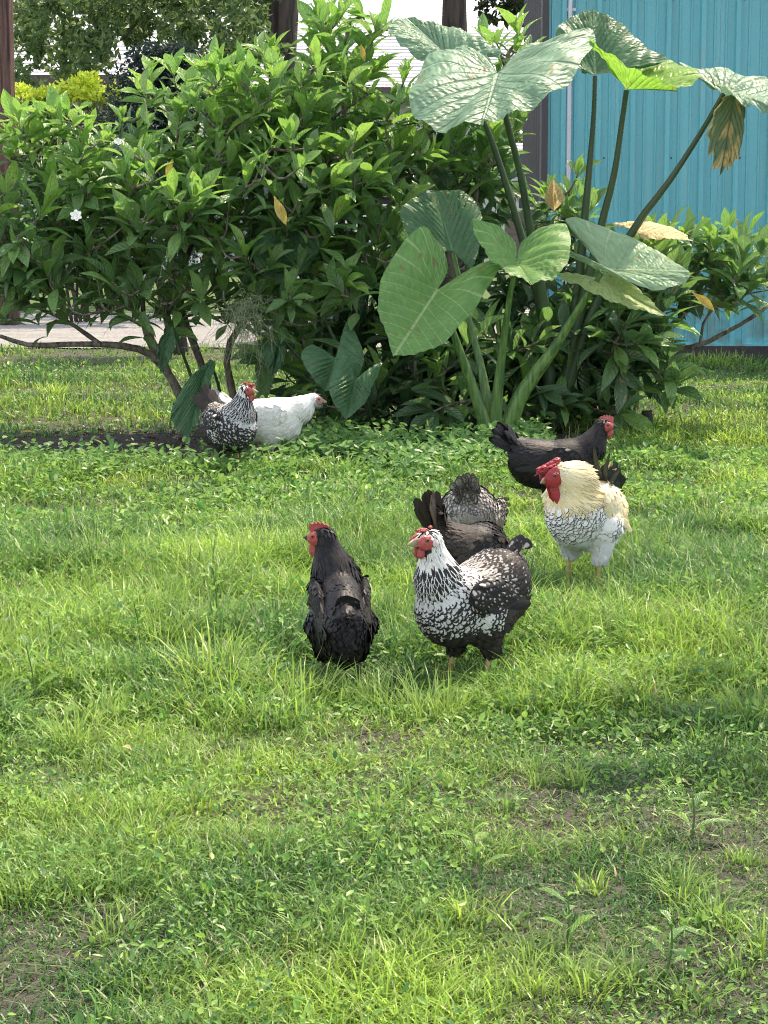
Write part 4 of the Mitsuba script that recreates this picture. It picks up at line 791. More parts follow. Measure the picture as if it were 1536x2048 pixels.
    hk = (s < 0.40) & (np.linalg.norm(P - spine[np.clip((s * 59).astype(int), 0, 59)], axis=1) < 0.095) & ((P - nb) @ norm(neck - nb) > sty.get('hackle_from', 0.050)); reg[hk] = 'hackle'
    reg[(np.linalg.norm(P - head, axis=1) < 0.038)] = 'crest'
    spec = {'breast': (0.030, 0.0235, 'round', 7, 1.0), 'back': (0.032, 0.021, 'round', 8, 1.0), 'saddle': (0.042, 0.019, 'round', 9, 1.0), 'fluff': (0.042, 0.024, 'long', 14, 1.0), 'thigh': (0.024, 0.016, 'long', 8, 1.0), 'hackle': (0.055, 0.0150, 'long', 4, 1.0), 'crest': (0.020, 0.0075, 'long', 5, 1.0)}
    spec.update(sty.get('spec', {}))
    groups = {}
    for rg, (L, W, sh, li, fr) in spec.items():
        m = (reg == rg) & ~face & (g.uniform(0, 1, len(P)) < fr)
        if not m.any(): continue
        ln = np.full(m.sum(), L); 
        if rg == 'hackle': ln = L * (0.55 + 0.75 * np.clip(s[m] / 0.35, 0, 1))
        mat = sty[rg] if rg in sty else sty['breast']
        wild = 0.30 if rg in ('fluff', 'thigh') else 0.12
        mats = np.full(m.sum(), mat, object)
        if 'patch' in sty and rg in ('back', 'saddle', 'breast'):
            mm, cc, rr = sty['patch']; mats[np.linalg.norm((np.abs(q[m]) - cc), axis=1) < rr] = mm
        if rg == 'hackle' and 'nape' in sty: mats[s[m] < 0.09] = sty['nape']
        if rg == 'breast' and 'belly' in sty: mats[(q[m][:, 2] + g.normal(0, 0.012, m.sum())) < sty.get('belly_z', 0.118)] = sty['belly']
        for mt in set(mats):
            k = mats == mt; groups.setdefault(mt, []).append(feathers((P + N * 0.0006)[m][k], N[m][k], F[m][k], ln[k], np.full(k.sum(), W), g, sh, li, wild=wild, curl=0.09 if rg in ('breast', 'fluff') else 0.07))
    def flat(gs):
        V, Fa = cat_mesh([(a, b) for a, b, _ in gs]); return V, Fa, np.vstack([u for *_, u in gs])
    for i, (mt, gs) in enumerate(sorted(groups.items())):
        V, Fa, U = flat(gs); add('plumage', (V, Fa), mt, smooth=True, uv=U, kind='stuff')
    # wings: a flattened shield on each flank, coverts over quills
    for sgn in (1, -1):
        c = rot((-0.012, sgn * 0.094 * fat, 0.228)); R = RB @ roty(14) @ np.array([[math.cos(sgn * 0.10), -math.sin(sgn * 0.10), 0], [math.sin(sgn * 0.10), math.cos(sgn * 0.10), 0], [0, 0, 1]])
        w = trimesh.creation.icosphere(3, 1.0); v = np.array(w.vertices); v = v * np.array([0.112, 0.017, 0.060]); v[:, 2] *= 1 - 0.35 * np.clip(-v[:, 0] / 0.112, 0, 1); w.vertices = v @ R.T + c
        wk = add('wing', w, sty.get('under_wing', sty['under']), smooth=True)
        Pw, Nw = sample(w, 0.0115, g); lo_ = (Pw - c) @ R; out = (Nw[:, 1] * sgn > -0.1) | (lo_[:, 2] > 0.03); Pw, Nw, lo_ = Pw[out], Nw[out], lo_[out]
        back = R @ np.array([-1, 0, -0.25]); bow = lo_[:, 0] > -0.03; gs = {}
        D = np.tile(back, (len(Pw), 1)) + np.clip(lo_[:, :1], 0, 1) * np.array([0, 0, -4.0])
        for sel, mt, L, W in ((bow, sty.get('bow', sty['back']), 0.030, 0.0195), (~bow, sty.get('covert', sty['back']), 0.044, 0.023)):
            if sel.any(): gs.setdefault(mt, []).append(feathers((Pw - Nw * 0.001)[sel], Nw[sel], D[sel], np.full(sel.sum(), L), np.full(sel.sum(), W), g, 'round', 4, wild=0.08))
        nq = 9; tt = np.linspace(0, 1, nq); q0 = np.stack([0.045 - 0.105 * tt, np.full(nq, sgn * 0.016), -0.030 + 0.030 * tt], 1) @ R.T + c
        gs.setdefault(sty.get('quill', sty['back']), []).append(feathers(q0, np.tile(R @ np.array([0, sgn, 0.15]), (nq, 1)), np.tile(R @ np.array([-1, 0, 0.10]), (nq, 1)), np.full(nq, sty.get('quill_len', 0.098)), np.full(nq, 0.019), g, 'quill', 2, wild=0.05))
        for mt, x in sorted(gs.items()):
            V, Fa, U = flat(x); add('feathers', (V, Fa), mt, wk, smooth=True, uv=U, kind='stuff')
    # tail: a fan of quills, the two halves leaning together like a roof
    td = norm(tail - tb); n = tail_n * 2; ks = np.linspace(-1, 1, n); up = norm(np.cross(np.cross(td, [0, 0, 1.0]), td)); sd_ = norm(np.cross([0, 0, 1.0], td)) if abs(td[2]) < 0.98 else np.array([0, 1.0, 0])
    rt = tb + td * 0.03 + ks[:, None] * sd_ * 0.022 - (np.abs(ks) ** 1.3)[:, None] * up * 0.028; dirs = td + ks[:, None] * sd_ * sty.get('fan', 0.28) - (np.abs(ks) ** 1.5)[:, None] * up * 0.40; nr = np.sign(ks)[:, None] * sd_ * 1.0 + up * 0.65
    ln = tail_len * (1 - 0.18 * np.abs(ks)); x = [feathers(rt, norm(nr), dirs, ln, np.full(n, 0.036), g, 'quill', 3, wild=0.06, curl=sty.get('tail_curl', 0.05))]
    if sty.get('sickle'):
        m = 12; a = g.uniform(-1, 1, m); x.append(feathers(tb + td * 0.05 + a[:, None] * sd_ * 0.03, norm(-up * 0.2 + td * 0.6 + a[:, None] * sd_), norm(up * 1.0 + td * 0.35 + a[:, None] * sd_ * 0.35), g.uniform(0.08, 0.15, m), np.full(m, 0.017), g, 'long', 2, wild=0.12, curl=-0.55))
    V, Fa, U = flat(x); tk = add('tail', (V, Fa), sty['tail'], smooth=True, uv=U)
    m = 46; a = g.uniform(-1, 1, m); b = g.uniform(0, 1, m)[:, None]; base = tb + td * (0.01 + 0.055 * b) + a[:, None] * sd_ * 0.034 + up * (0.026 - 0.02 * np.abs(a)[:, None])
    V, Fa, U = feathers(base, norm(up + a[:, None] * sd_ * 1.2), td + a[:, None] * sd_ * 0.3 - up * 0.1, np.full(m, cover_len), np.full(m, 0.026), g, 'round', 5)
    add('coverts', (V, Fa), sty.get('tail_cover', sty['saddle'] if 'saddle' in sty else sty['back']), tk, smooth=True, uv=U, kind='stuff')
    # head
    H = np.stack([hd, hs, hu], 1); hsc = sty.get('head_scale', 1.1)
    def blob(c, r, Rr=None, sub=3, bump=0.0):
        m = trimesh.creation.icosphere(sub, 1.0); v = np.array(m.vertices)
        if bump: v = v * (1 + bump * (meshkit.fbm(v * 3 + seed, 3, seed)[:, None] - 0.5) * 2)
        m.vertices = (v * np.array(r) @ (Rr.T if Rr is not None else np.eye(3)) + np.array(c)) @ H.T * hsc + head; return m
    red = sty.get('red', 'comb_red'); hb = sty.get('head_big', 1.0)
    fm = [blob((0.016, s_ * 0.0165, -0.002), (0.021 * hb, 0.0085, 0.018 * hb), bump=0.15) for s_ in (1, -1)]
    add('face', trimesh.util.concatenate(fm), red, smooth=True, lab='bare red face')
    up_ = trimesh.convex.convex_hull(np.vstack([np.array([[0.026, y, z] for y in (-0.008, 0.008) for z in (-0.005, 0.008)] + [[0.040, y, z] for y in (-0.005, 0.005) for z in (-0.005, 0.005)] + [[0.057, 0, -0.007], [0.052, 0.002, -0.002], [0.052, -0.002, -0.002]])])); up_ = up_.subdivide().subdivide(); trimesh.smoothing.filter_taubin(up_, iterations=6)
    lw_ = trimesh.convex.convex_hull(np.array([[0.026, y, z] for y in (-0.006, 0.006) for z in (-0.012, -0.006)] + [[0.049, 0.002, -0.007], [0.049, -0.002, -0.007], [0.047, 0, -0.010]]))
    bk = trimesh.util.concatenate([up_, lw_]); bk.vertices = np.array(bk.vertices) @ H.T * hsc + head; add('beak', bk, sty.get('beak', 'beak_horn'), smooth=40)
    for s_ in (1, -1):
        e = add('eye', blob((0.018, s_ * 0.0235, 0.005), (0.0058, 0.004, 0.0058), sub=2), 'eye_amber', smooth=True); add('pupil', blob((0.018, s_ * 0.0262, 0.005), (0.0030, 0.0022, 0.0030), sub=2), 'eye_pupil', e, smooth=True)
        if sty.get('lobe', True): add('earlobe', blob((-0.002, s_ * 0.0225, -0.004), (0.0055, 0.003, 0.008)), sty.get('lobe_mat', 'lobe_pale'), smooth=True)
        wl = sty.get('wattle', 0.017)
        if wl: add('wattle', blob((0.024, s_ * 0.008, -0.014 - wl * 0.8), (0.011 * (0.6 + wl * 22), 0.0045, wl), bump=0.2), red, smooth=True)
    if sty.get('comb', 'rose') == 'rose':
        cs = sty.get('comb_size', 1.0); add('comb', trimesh.util.concatenate([blob((0.014 + 0.006 * cs, 0, 0.023 + 0.002 * cs), (0.026 * cs, 0.012 * cs, 0.0095 * cs), sub=4, bump=0.65), blob((-0.008 * cs, 0, 0.028 + 0.004 * cs), (0.010 * cs, 0.007 * cs, 0.007 * cs), bump=0.3)]), red, smooth=True)
    elif sty['comb'] == 'single':
        k = sty.get('comb_size', 1.0); xs = np.linspace(-0.016, 0.036, 27); top = 0.020 + k * (0.010 + 0.012 * np.abs(np.sin((xs + 0.016) / 0.052 * math.pi * 5)) * np.sin(np.clip((xs + 0.020) / 0.06, 0, 1) * math.pi))
        poly = sg.Polygon(list(zip(xs, top)) + [(0.034, 0.010), (0.0, 0.016), (-0.014, 0.016)]).buffer(0.0012); cm = trimesh.creation.extrude_polygon(poly, 0.005, engine='earcut').subdivide()
        v = np.array(cm.vertices); v = np.stack([v[:, 0], v[:, 2] - 0.0025 + 0.006 * np.clip(v[:, 1] - 0.024, 0, 1) / 0.02, v[:, 1]], 1); cm.vertices = v @ H.T * hsc + head; cm.fix_normals(); add('comb', cm, red, smooth=35)
    if sty.get('muff'):
        a_, N_ = sample(blob((0.012, 0, -0.016), (0.020, 0.024, 0.014)), 0.006, g); V, Fa, U = feathers(a_, N_, np.tile(-hd + np.array([0, 0, -0.7]), (len(a_), 1)), np.full(len(a_), 0.018), np.full(len(a_), 0.009), g, 'long', 22); add('muff', (V, Fa), 'f_fluff_grey', smooth=True, uv=U, kind='stuff')
    # legs
    for i, (fx, fy) in enumerate(feet):
        kn = np.array([fx - 0.012, fy, 0.095 + z0]); an = np.array([fx, fy, 0.014]); lg = add('leg', tube(catmull([kn, (kn + an) / 2 + [0.002, 0, 0], an], 7), [0.0085, 0.0075, 0.007, 0.0068, 0.007, 0.008, 0.009], 9), sty.get('shank', 'shank_yellow'), smooth=50)
        toes = []
        for an_, L in ((0, 0.058), (32, 0.046), (-34, 0.048), (172, 0.024)):
            d = np.array([math.cos(math.radians(an_)), math.sin(math.radians(an_)), 0]); toes.append(tube([an, an + d * L * 0.45 + [0, 0, -0.003], an + d * L * 0.85 + [0, 0, -0.007], an + d * L * 1.15 + [0, 0, -0.011]], [0.0072, 0.0062, 0.005, 0.001], 7))
        add('foot', cat_mesh(toes), sty.get('shank', 'shank_yellow'), lg, smooth=50)
    return t
LACED = dict(spec={'breast': (0.027, 0.0195, 'round', 6, 1.0), 'back': (0.027, 0.0165, 'round', 6, 1.0), 'saddle': (0.034, 0.016, 'round', 6, 1.0)}, under='under_dark', breast='f_laced', belly='f_spangled', back='f_spangled', saddle='f_spangled', fluff='f_fluff_dark', thigh='f_fluff_dark', hackle='f_silver_hackle', nape='f_silver_head', crest='f_silver_head', bow='f_spangled', covert='f_spangled', quill='f_black', tail='f_black', tail_cover='f_spangled', under_wing='under_black')
SOFT = {'breast': (0.036, 0.0155, 'long', 3, 1.0), 'back': (0.036, 0.0155, 'long', 3, 1.0), 'saddle': (0.048, 0.015, 'long', 3, 1.0), 'fluff': (0.042, 0.018, 'long', 6, 1.0), 'hackle': (0.055, 0.0115, 'long', 3, 1.0)}
BLACK = dict(spec=SOFT, under='under_black', breast='f_black', back='f_black', saddle='f_black', fluff='f_black', thigh='f_black', hackle='f_black', crest='f_black', tail='f_black', comb='single', beak='beak_dark', shank='shank_slate', lobe=False)
#             front laced hen
bird('laced_hen', 'black and white laced hen standing in front, nearest the camera, head raised facing left', (940, 1362), 218, 1.03, {**LACED, 'thigh_r': 0.055, 'knee': 0.078, 'quill_len': 0.070, 'head_scale': 1.22, 'belly': 'f_fluff_dark', 'belly_z': 0.150, 'wattle': 0.014, 'comb_size': 0.5}, head=(0.150, 0.0, 0.405), neck=(0.118, 0, 0.305), hyaw=-8, tail=(-0.165, 0, 0.345), rump=0.295, seed=61, tail_len=0.012, cover_len=0.028, fat=1.07, stand=0.010, feet=((-0.015, 0.055), (0.03, -0.048)))
bird('black_hen', 'black hen seen from behind with its red combed head turned left', (682, 1366), 98, 1.02, {**BLACK, 'covert': 'f_browned', 'comb_size': 0.9, 'wattle': 0.020, 'fan': 0.10, 'tail_curl': 0.25}, head=(0.085, 0.040, 0.405), neck=(0.075, 0.012, 0.31), hyaw=62, tail=(-0.15, 0, 0.25), rump=0.225, seed=62, body_pitch=12, tail_len=0.003, tail_n=1, cover_len=0.012, fat=0.69, feet=((0, 0.05), (0.0, -0.05)))
bird('brown_black_hen', 'brownish black hen with raised tail pecking behind the front laced hen', (938, 1222), 40, 0.93, {**BLACK, 'back': 'f_browned', 'saddle': 'f_browned', 'bow': 'f_browned', 'covert': 'f_browned', 'quill': 'f_browned', 'tail': 'f_browned', 'hackle': 'f_browned', 'wattle': 0.014, 'fan': 0.05}, neck=(0.15, 0, 0.17), head=(0.185, 0, 0.08), hpitch=-45, tail=(-0.175, 0, 0.455), rump=0.27, seed=63, tail_len=0.15, body_pitch=-4)
bird('grey_laced_hen', 'grey laced hen pecking with its fluffy rump towards the camera', (940, 1158), 84, 1.04, {**LACED, 'hackle': 'f_grey_laced', 'nape': 'f_grey_laced', 'crest': 'f_grey_laced', 'under': 'under_grey', 'breast': 'f_grey_laced', 'belly': 'f_grey_laced', 'back': 'f_grey_laced', 'saddle': 'f_grey_laced', 'bow': 'f_grey_laced', 'covert': 'f_grey_laced', 'fluff': 'f_fluff_grey', 'thigh': 'f_fluff_grey', 'tail': 'f_grey_laced', 'tail_cover': 'f_grey_laced', 'quill': 'f_browned'}, neck=(0.17, 0, 0.17), head=(0.22, 0, 0.085), hpitch=-45, tail=(-0.18, 0, 0.35), rump=0.28, seed=64, tail_len=0.075, fat=1.08, body_pitch=-8)
bird('rooster', 'cream hackled rooster with a big red comb and laced white breast', (1168, 1196), 240, 1.08, dict(under='under_cream', breast='f_scaled', belly='f_blue_white', back='f_cream', saddle='f_cream_hackle', fluff='f_blue_white', thigh='f_blue_white', hackle='f_cream_hackle', nape='f_cream', crest='f_cream', bow='f_cream', covert='f_buff', quill='f_cream', tail='f_green_black', tail_cover='f_green_black', patch=('f_cream', np.array([0.0, 0.05, 0.27]), 0.09), comb_size=1.3, wattle=0.036, head_big=1.5, head_scale=1.15, red='comb_dark', sickle=True, fan=0.16, tail_curl=-0.2, spec={'hackle': (0.066, 0.0092, 'long', 2, 1.0), 'thigh': (0.030, 0.020, 'long', 7, 1.0), 'saddle': (0.060, 0.012, 'long', 3, 1.0)}, hackle_from=0.028, thigh_r=0.052, knee=0.080), neck=(0.098, -0.005, 0.393), head=(0.150, -0.030, 0.418), hyaw=-36, hpitch=-20, tail=(-0.165, 0, 0.44), rump=0.275, body_pitch=18, fat=0.98, stand=0.066, seed=65, cat='rooster', tail_len=0.075, feet=((0.03, 0.062), (-0.01, -0.062)))
bird('laced_hen', 'dark laced hen with scalloped breast standing in front of the white hen', (458, 942), -58, 1.05, {**LACED, 'hackle': 'f_dark_hackle', 'nape': 'f_dark_hackle', 'crest': 'f_silver_head', 'wattle': 0.018, 'comb_size': 0.8, 'tail_cover': 'f_browned', 'tail': 'f_browned', 'belly': 'f_laced_dark', 'breast': 'f_laced_dark', 'bow': 'f_laced_dark', 'hackle_from': 0.065, 'spec': {**LACED['spec'], 'breast': (0.031, 0.025, 'round', 6, 1.0)}}, head=(0.125, 0.03, 0.385), neck=(0.105, 0.012, 0.29), hyaw=38, tail=(-0.21, 0, 0.37), rump=0.26, seed=66, body_pitch=6)
bird('white_hen', 'plain white hen stretching its neck to the right beside the dark elephant ear', (535, 928), 3, 1.08, dict(spec=SOFT, under='under_white', breast='f_white', back='f_white', saddle='f_white', fluff='f_white', thigh='f_white', hackle='f_white', crest='f_white', tail='f_white', comb_size=0.3, wattle=0.0, lobe=False, muff=True, red='face_pink'), neck=(0.165, 0, 0.265), head=(0.225, 0, 0.305), tail=(-0.24, 0, 0.335), rump=0.25, seed=67, hpitch=-6)
bird('black_hen', 'black hen with a red comb facing right behind the rooster', (1108, 1034), 4, 1.03, {**BLACK, 'back': 'f_black', 'comb_size': 0.9, 'wattle': 0.018}, neck=(0.155, 0, 0.285), head=(0.205, 0.0, 0.37), hyaw=-14, tail=(-0.235, 0, 0.39), rump=0.265, seed=68, tail_len=0.13)
# ---------------------------------------------------------------- grass and ground cover
def in_view(x, y, m): return np.abs(x) < y * (768 / FPX) * m + 0.25
def scatter(n, y0, y1, g, m=1.25):
    y = np.sqrt(g.uniform(y0 ** 2, y1 ** 2, n)); x = g.uniform(-1, 1, n) * (y * 768 / FPX * m + 0.25); return x, y
def bare(x, y):                                            # 0 bare, 1 lush
    p = np.stack([x, y], -1); a = patch(p, 21, 1.5); b = patch(p, 22, 5.0)
    v = np.clip((a * 0.55 + b * 0.45 - 0.24) * 7, 0.55, 1)
    for (px, py, r) in ((590, 1945, 0.10), (800, 1530, 0.14), (1240, 1660, 0.24), (1050, 1590, 0.12), (120, 1560, 0.09), (30, 2010, 0.10), (1430, 1680, 0.14), (520, 1600, 0.1), (700, 1500, 0.12)):
        c = ground(px, py); v = v * (1 - 0.65 * np.exp(-(((x - c[0]) ** 2 + ((y - c[1]) * 0.6) ** 2) / r ** 2)))
    bed = ((x + 0.42) / 1.7) ** 2 + ((y - 12.40 - 0.06 * x) / 0.75) ** 2
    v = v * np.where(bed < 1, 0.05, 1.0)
    for (px, py, r) in ((200, 893, 0.30), (300, 890, 0.36), (400, 885, 0.25)):
        c = ground(px, py); v = v * (1 - 0.92 * np.exp(-((((x - c[0]) / r) ** 2 + ((y - c[1]) / (r * 0.9)) ** 2) ** 2)))
    return np.maximum(v, 0.02)
def lush(x, y):                                            # taller growth at mid distance on the left
    p = np.stack([x, y], -1); return np.clip(0.55 + 0.75 * (patch(p, 23, 1.1) - 0.38) * 2 + 1.5 * (patch(p, 28, 3.5) - 0.5) + 0.5 * np.exp(-((y - 7.2) / 1.6) ** 2) - 0.25 * (y < 5.2), 0.35, 1.7)
BIRDS = [ground(*f)[:2] for f in ((940, 1362), (682, 1356), (905, 1222), (945, 1160), (1165, 1192), (458, 942), (535, 928), (1108, 1034))]
def blades(x, y, h, w, g, col, lean=0.55, az=None):
    n = len(x); az = g.uniform(0, 2 * np.pi, n) if az is None else az
    d = np.stack([np.cos(az), np.sin(az), 0 * az], 1); s = np.stack([-np.sin(az + g.normal(0, 0.5, n)), np.cos(az + g.normal(0, 0.5, n)), 0 * az], 1)
    ln = np.clip(g.normal(lean, 0.28, n), 0.05, 1.25)[:, None]; b = np.stack([x, y, ground_z(x, y) - 0.004], 1); h = h[:, None]; w = w[:, None]
    def pt(t): return b + np.array([0, 0, 1.0]) * h * (t - 0.42 * ln * t * t) + d * h * ln * t * t * 0.95
    V = np.zeros((n, 7, 3))
    for i, (t, ww) in enumerate(((0, 0.8), (0.38, 1.0), (0.75, 0.7))):
        c = pt(t); V[:, 2 * i] = c - s * w * ww * 0.5; V[:, 2 * i + 1] = c + s * w * ww * 0.5
    V[:, 6] = pt(1.0)
    F = (np.arange(n)[:, None, None] * 7 + np.array([[0, 1, 3], [0, 3, 2], [2, 3, 5], [2, 5, 4], [4, 5, 6]])).reshape(-1, 3)
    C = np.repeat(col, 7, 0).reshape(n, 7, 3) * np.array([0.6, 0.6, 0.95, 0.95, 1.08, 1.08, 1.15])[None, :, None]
    return V.reshape(-1, 3), F, C.reshape(-1, 3)
def grass_colour(x, y, g):
    n = len(x); p = np.stack([x, y], -1); t = np.clip((patch(p, 24, 1.6) - 0.3) * 1.8 + g.normal(0, 0.22, n), 0, 1)[:, None]
    c = np.array([0.068, 0.175, 0.042]) * (1 - t) + np.array([0.35, 0.51, 0.075]) * t
    dry = g.uniform(0, 1, n) < 0.02 + 0.08 * (bare(x, y) < 0.3); c[dry] = np.array([0.46, 0.40, 0.24]) * g.uniform(0.6, 1.1, (dry.sum(), 1))
    return c * g.uniform(0.55, 1.4, (n, 1))
g = np.random.default_rng(90); parts, cols = [], []
for (n, y0, y1, hh, ww, ln) in ((72000, 3.2, 5.6, 0.060, 0.0032, 0.78), (48000, 3.2, 6.2, 0.042, 0.0030, 1.15), (42000, 5.6, 9.0, 0.14, 0.0040, 0.8), (95000, 5.6, 9.0, 0.105, 0.0042, 0.80), (60000, 9.0, 13.0, 0.090, 0.0058, 0.70), (42000, 13.0, 18.15, 0.08, 0.0085, 0.5), (6000, 18.0, 19.9, 0.07, 0.010, 0.5)):
    x, y = scatter(n, y0, y1, g); k = (g.uniform(0, 1, n) < bare(x, y)) & ~((y > WY - 0.06) & (x > xc - 0.03)); x, y = x[k], y[k]
    near = np.min([np.hypot(x - b[0], y - b[1] + 0.0) for b in BIRDS], 0) < 0.17
    if hh == 0.14: q = g.uniform(0, 1, len(x)) < np.clip(0.75 - 0.55 * (x - 0.1), 0.05, 1) * (patch(np.stack([x, y], -1), 29, 2.6) > 0.47); x, y, near = x[q], y[q], near[q]
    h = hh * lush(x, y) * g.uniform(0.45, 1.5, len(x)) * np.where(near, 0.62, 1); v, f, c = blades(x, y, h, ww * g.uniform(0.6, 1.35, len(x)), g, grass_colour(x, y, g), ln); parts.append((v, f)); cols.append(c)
n = 22000; x, y = scatter(n, 3.2, 12.0, g); k = (bare(x, y) < 0.75) | (g.uniform(0, 1, n) < 0.35); x, y = x[k], y[k]; n = len(x)
v, f, c = blades(x, y, g.uniform(0.03, 0.09, n), 0.0030 * g.uniform(0.6, 1.3, n) * (0.7 + y / 12), g, np.where(g.uniform(0, 1, (n, 1)) < 0.3, np.array([0.36, 0.31, 0.19]), np.array([0.18, 0.24, 0.10])) * g.uniform(0.5, 1.2, (n, 1)), 1.2); v[:, 2] = np.repeat(ground_z(x, y), 7) + (v[:, 2] - np.repeat(ground_z(x, y), 7)) * 0.35 + 0.004; parts.append((v, f)); cols.append(c)
# tufts of long bright blades
tufts = [(430, 1385, 1.3, 1), (1290, 1150, 1.0, 1), (930, 1850, 0.45, 1), (480, 940, 0.8, 0.7), (330, 1300, 1.1, 0.8), (1130, 1290, 0.9, 0.8), (1240, 1200, 0.9, 0.9), (200, 1240, 1.0, 0.7), (540, 1200, 1.0, 0.8), (60, 1320, 1.0, 0.6), (110, 800, 1.0, 0.9), (780, 1110, 0.9, 0.7), (1040, 1290, 1.0, 0.8), (600, 1420, 1.0, 0.6), (900, 1440, 0.8, 0.7), (300, 1650, 0.5, 0.8), (870, 1990, 0.4, 0.9), (150, 1500, 0.8, 0.6), (1060, 1430, 0.8, 0.6), (390, 1130, 1.0, 0.9), (500, 1080, 0.9, 0.7), (1180, 1180, 0.8, 0.8)]
for i in range(110): py = g.uniform(960, 2030); tufts.append((g.uniform(-50, 1580), py, g.uniform(0.5, 1.0) * (0.55 if py > 1480 else 1.15), g.uniform(0.2, 0.8)))
for (px, py, s, br) in tufts:
    c = ground(px, py)
    if np.min([np.hypot(c[0] - b[0], c[1] - b[1]) for b in BIRDS]) < 0.16: continue
    n = int(110 * min(s, 1)); r = g.normal(0, 0.055 * s, (n, 2)); x, y = c[0] + r[:, 0], c[1] + r[:, 1]
    col = (np.array([0.14, 0.26, 0.08]) * (1 - br) + np.array([0.36, 0.50, 0.08]) * br) * g.uniform(0.8, 1.2, (n, 1))
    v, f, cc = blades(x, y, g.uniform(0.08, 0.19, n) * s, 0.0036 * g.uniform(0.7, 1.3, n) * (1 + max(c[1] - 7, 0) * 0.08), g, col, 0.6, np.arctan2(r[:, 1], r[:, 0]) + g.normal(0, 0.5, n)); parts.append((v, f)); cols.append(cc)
V, F = cat_mesh(parts); put('lawn_grass', (V, F), 'grass_blade', color=np.vstack(cols), label='long uncut grass of the yard, thick in the middle and worn thin in front', kind='stuff')
def small_leaves(x, y, z, L, g, col, wr=0.5, tilt=0.5):
    n = len(x); az = g.uniform(0, 2 * np.pi, n); el = g.normal(0.15, tilt, n); d = np.stack([np.cos(az) * np.cos(el), np.sin(az) * np.cos(el), np.sin(el)], 1); s = norm(np.cross(d, norm(np.array([0, 0, 1.0]) + g.normal(0, 0.35, (n, 3))))); nn = np.cross(s, d)
    b = np.stack([x, y, z], 1); L = L[:, None]; W = L * wr * 0.5
    V = np.stack([b, b + d * L * 0.3 + s * W * 0.85 + nn * W * 0.25, b + d * L * 0.68 + s * W * 0.8 + nn * W * 0.2, b + d * L, b + d * L * 0.68 - s * W * 0.8 + nn * W * 0.2, b + d * L * 0.3 - s * W * 0.85 + nn * W * 0.25, b + d * L * 0.5 - nn * W * 0.1], 1)
    F = (np.arange(n)[:, None, None] * 7 + np.array([[6, 0, 1], [6, 1, 2], [6, 2, 3], [6, 3, 4], [6, 4, 5], [6, 5, 0]])).reshape(-1, 3)
    return V.reshape(-1, 3), F, np.repeat(col, 7, 0)
parts, cols = [], []
for (n, y0, y1, L0) in ((17000, 3.2, 5.6, 0.018), (44000, 5.6, 9.0, 0.026), (36000, 9.0, 12.2, 0.035), (9000, 12.2, 18.0, 0.036)):
    x, y = scatter(n, y0, y1, g); p = np.stack([x, y], -1); k = (patch(p, 27, 3.2) + g.normal(0, 0.06, n) > 0.45) & (g.uniform(0, 1, n) < np.minimum(bare(x, y) * 1.3, 1)) & ~((y > WY - 0.06) & (x > xc - 0.03)); x, y = x[k], y[k]; n = len(x)
    t = g.uniform(0, 1, (n, 1)); col = (np.array([0.07, 0.20, 0.05]) * (1 - t) + np.array([0.31, 0.49, 0.09]) * t) * g.uniform(0.8, 1.2, (n, 1))
    v, f, c = small_leaves(x, y, ground_z(x, y) + g.uniform(0.008, 0.085, n) * lush(x, y), L0 * g.uniform(0.6, 1.4, n), g, col, g.uniform(0.3, 0.65, (n, 1))); parts.append((v, f)); cols.append(c)
# a belt of broad-leaved weeds along the foot of the shrubs
n = 4200; px = g.uniform(560, 1100, n); py = 925 + g.normal(0, 22, n) + 18 * np.sin(px / 60); P = np.array([ground(a, b) for a, b in zip(px, py)]); t = g.uniform(0, 1, (n, 1))
v, f, c = small_leaves(P[:, 0], P[:, 1], g.uniform(0.02, 0.15, n), 0.046 * g.uniform(0.6, 1.3, n), g, np.array([0.10, 0.23, 0.07]) * (1 - t) + np.array([0.22, 0.38, 0.10]) * t, 0.6, 0.4); parts.append((v, f)); cols.append(c)
n = 700; px = g.uniform(-30, 560, n); py = 944 + g.normal(0, 11, n); P = np.array([ground(a, b) for a, b in zip(px, py)]); t = g.uniform(0, 1, (n, 1))
v, f, c = small_leaves(P[:, 0], P[:, 1], g.uniform(0.02, 0.13, n), 0.042 * g.uniform(0.6, 1.3, n), g, np.array([0.10, 0.23, 0.07]) * (1 - t) + np.array([0.22, 0.38, 0.10]) * t, 0.6, 0.4); parts.append((v, f)); cols.append(c)
V, F = cat_mesh(parts); put('ground_cover', (V, F), 'grass_blade', color=np.vstack(cols), label='small leaved weeds and clover growing among the grass', kind='stuff')
# crumbs of scratched earth in the worn places
n = 9000; x, y = scatter(n, 3.2, 9.0, g); k = bare(x, y) < 0.62; x, y = x[k], y[k]; n = len(x); r = g.uniform(0.002, 0.009, n) * g.uniform(0.5, 1, n)
ov = np.array([[1, 0, 0], [-1, 0, 0], [0, 1, 0], [0, -1, 0], [0, 0, 1], [0, 0, -1.0]]); of = np.array([[0, 2, 4], [2, 1, 4], [1, 3, 4], [3, 0, 4], [2, 0, 5], [1, 2, 5], [3, 1, 5], [0, 3, 5]])
V = (np.stack([x, y, ground_z(x, y) + r * 0.3], 1)[:, None] + ov[None] * r[:, None, None] * g.uniform(0.6, 1.3, (n, 6, 1))).reshape(-1, 3)
put('soil_crumbs', (V, (np.arange(n)[:, None, None] * 6 + of).reshape(-1, 3)), 'ground_soil', label='crumbs of scratched earth in the worn places of the lawn', kind='stuff')
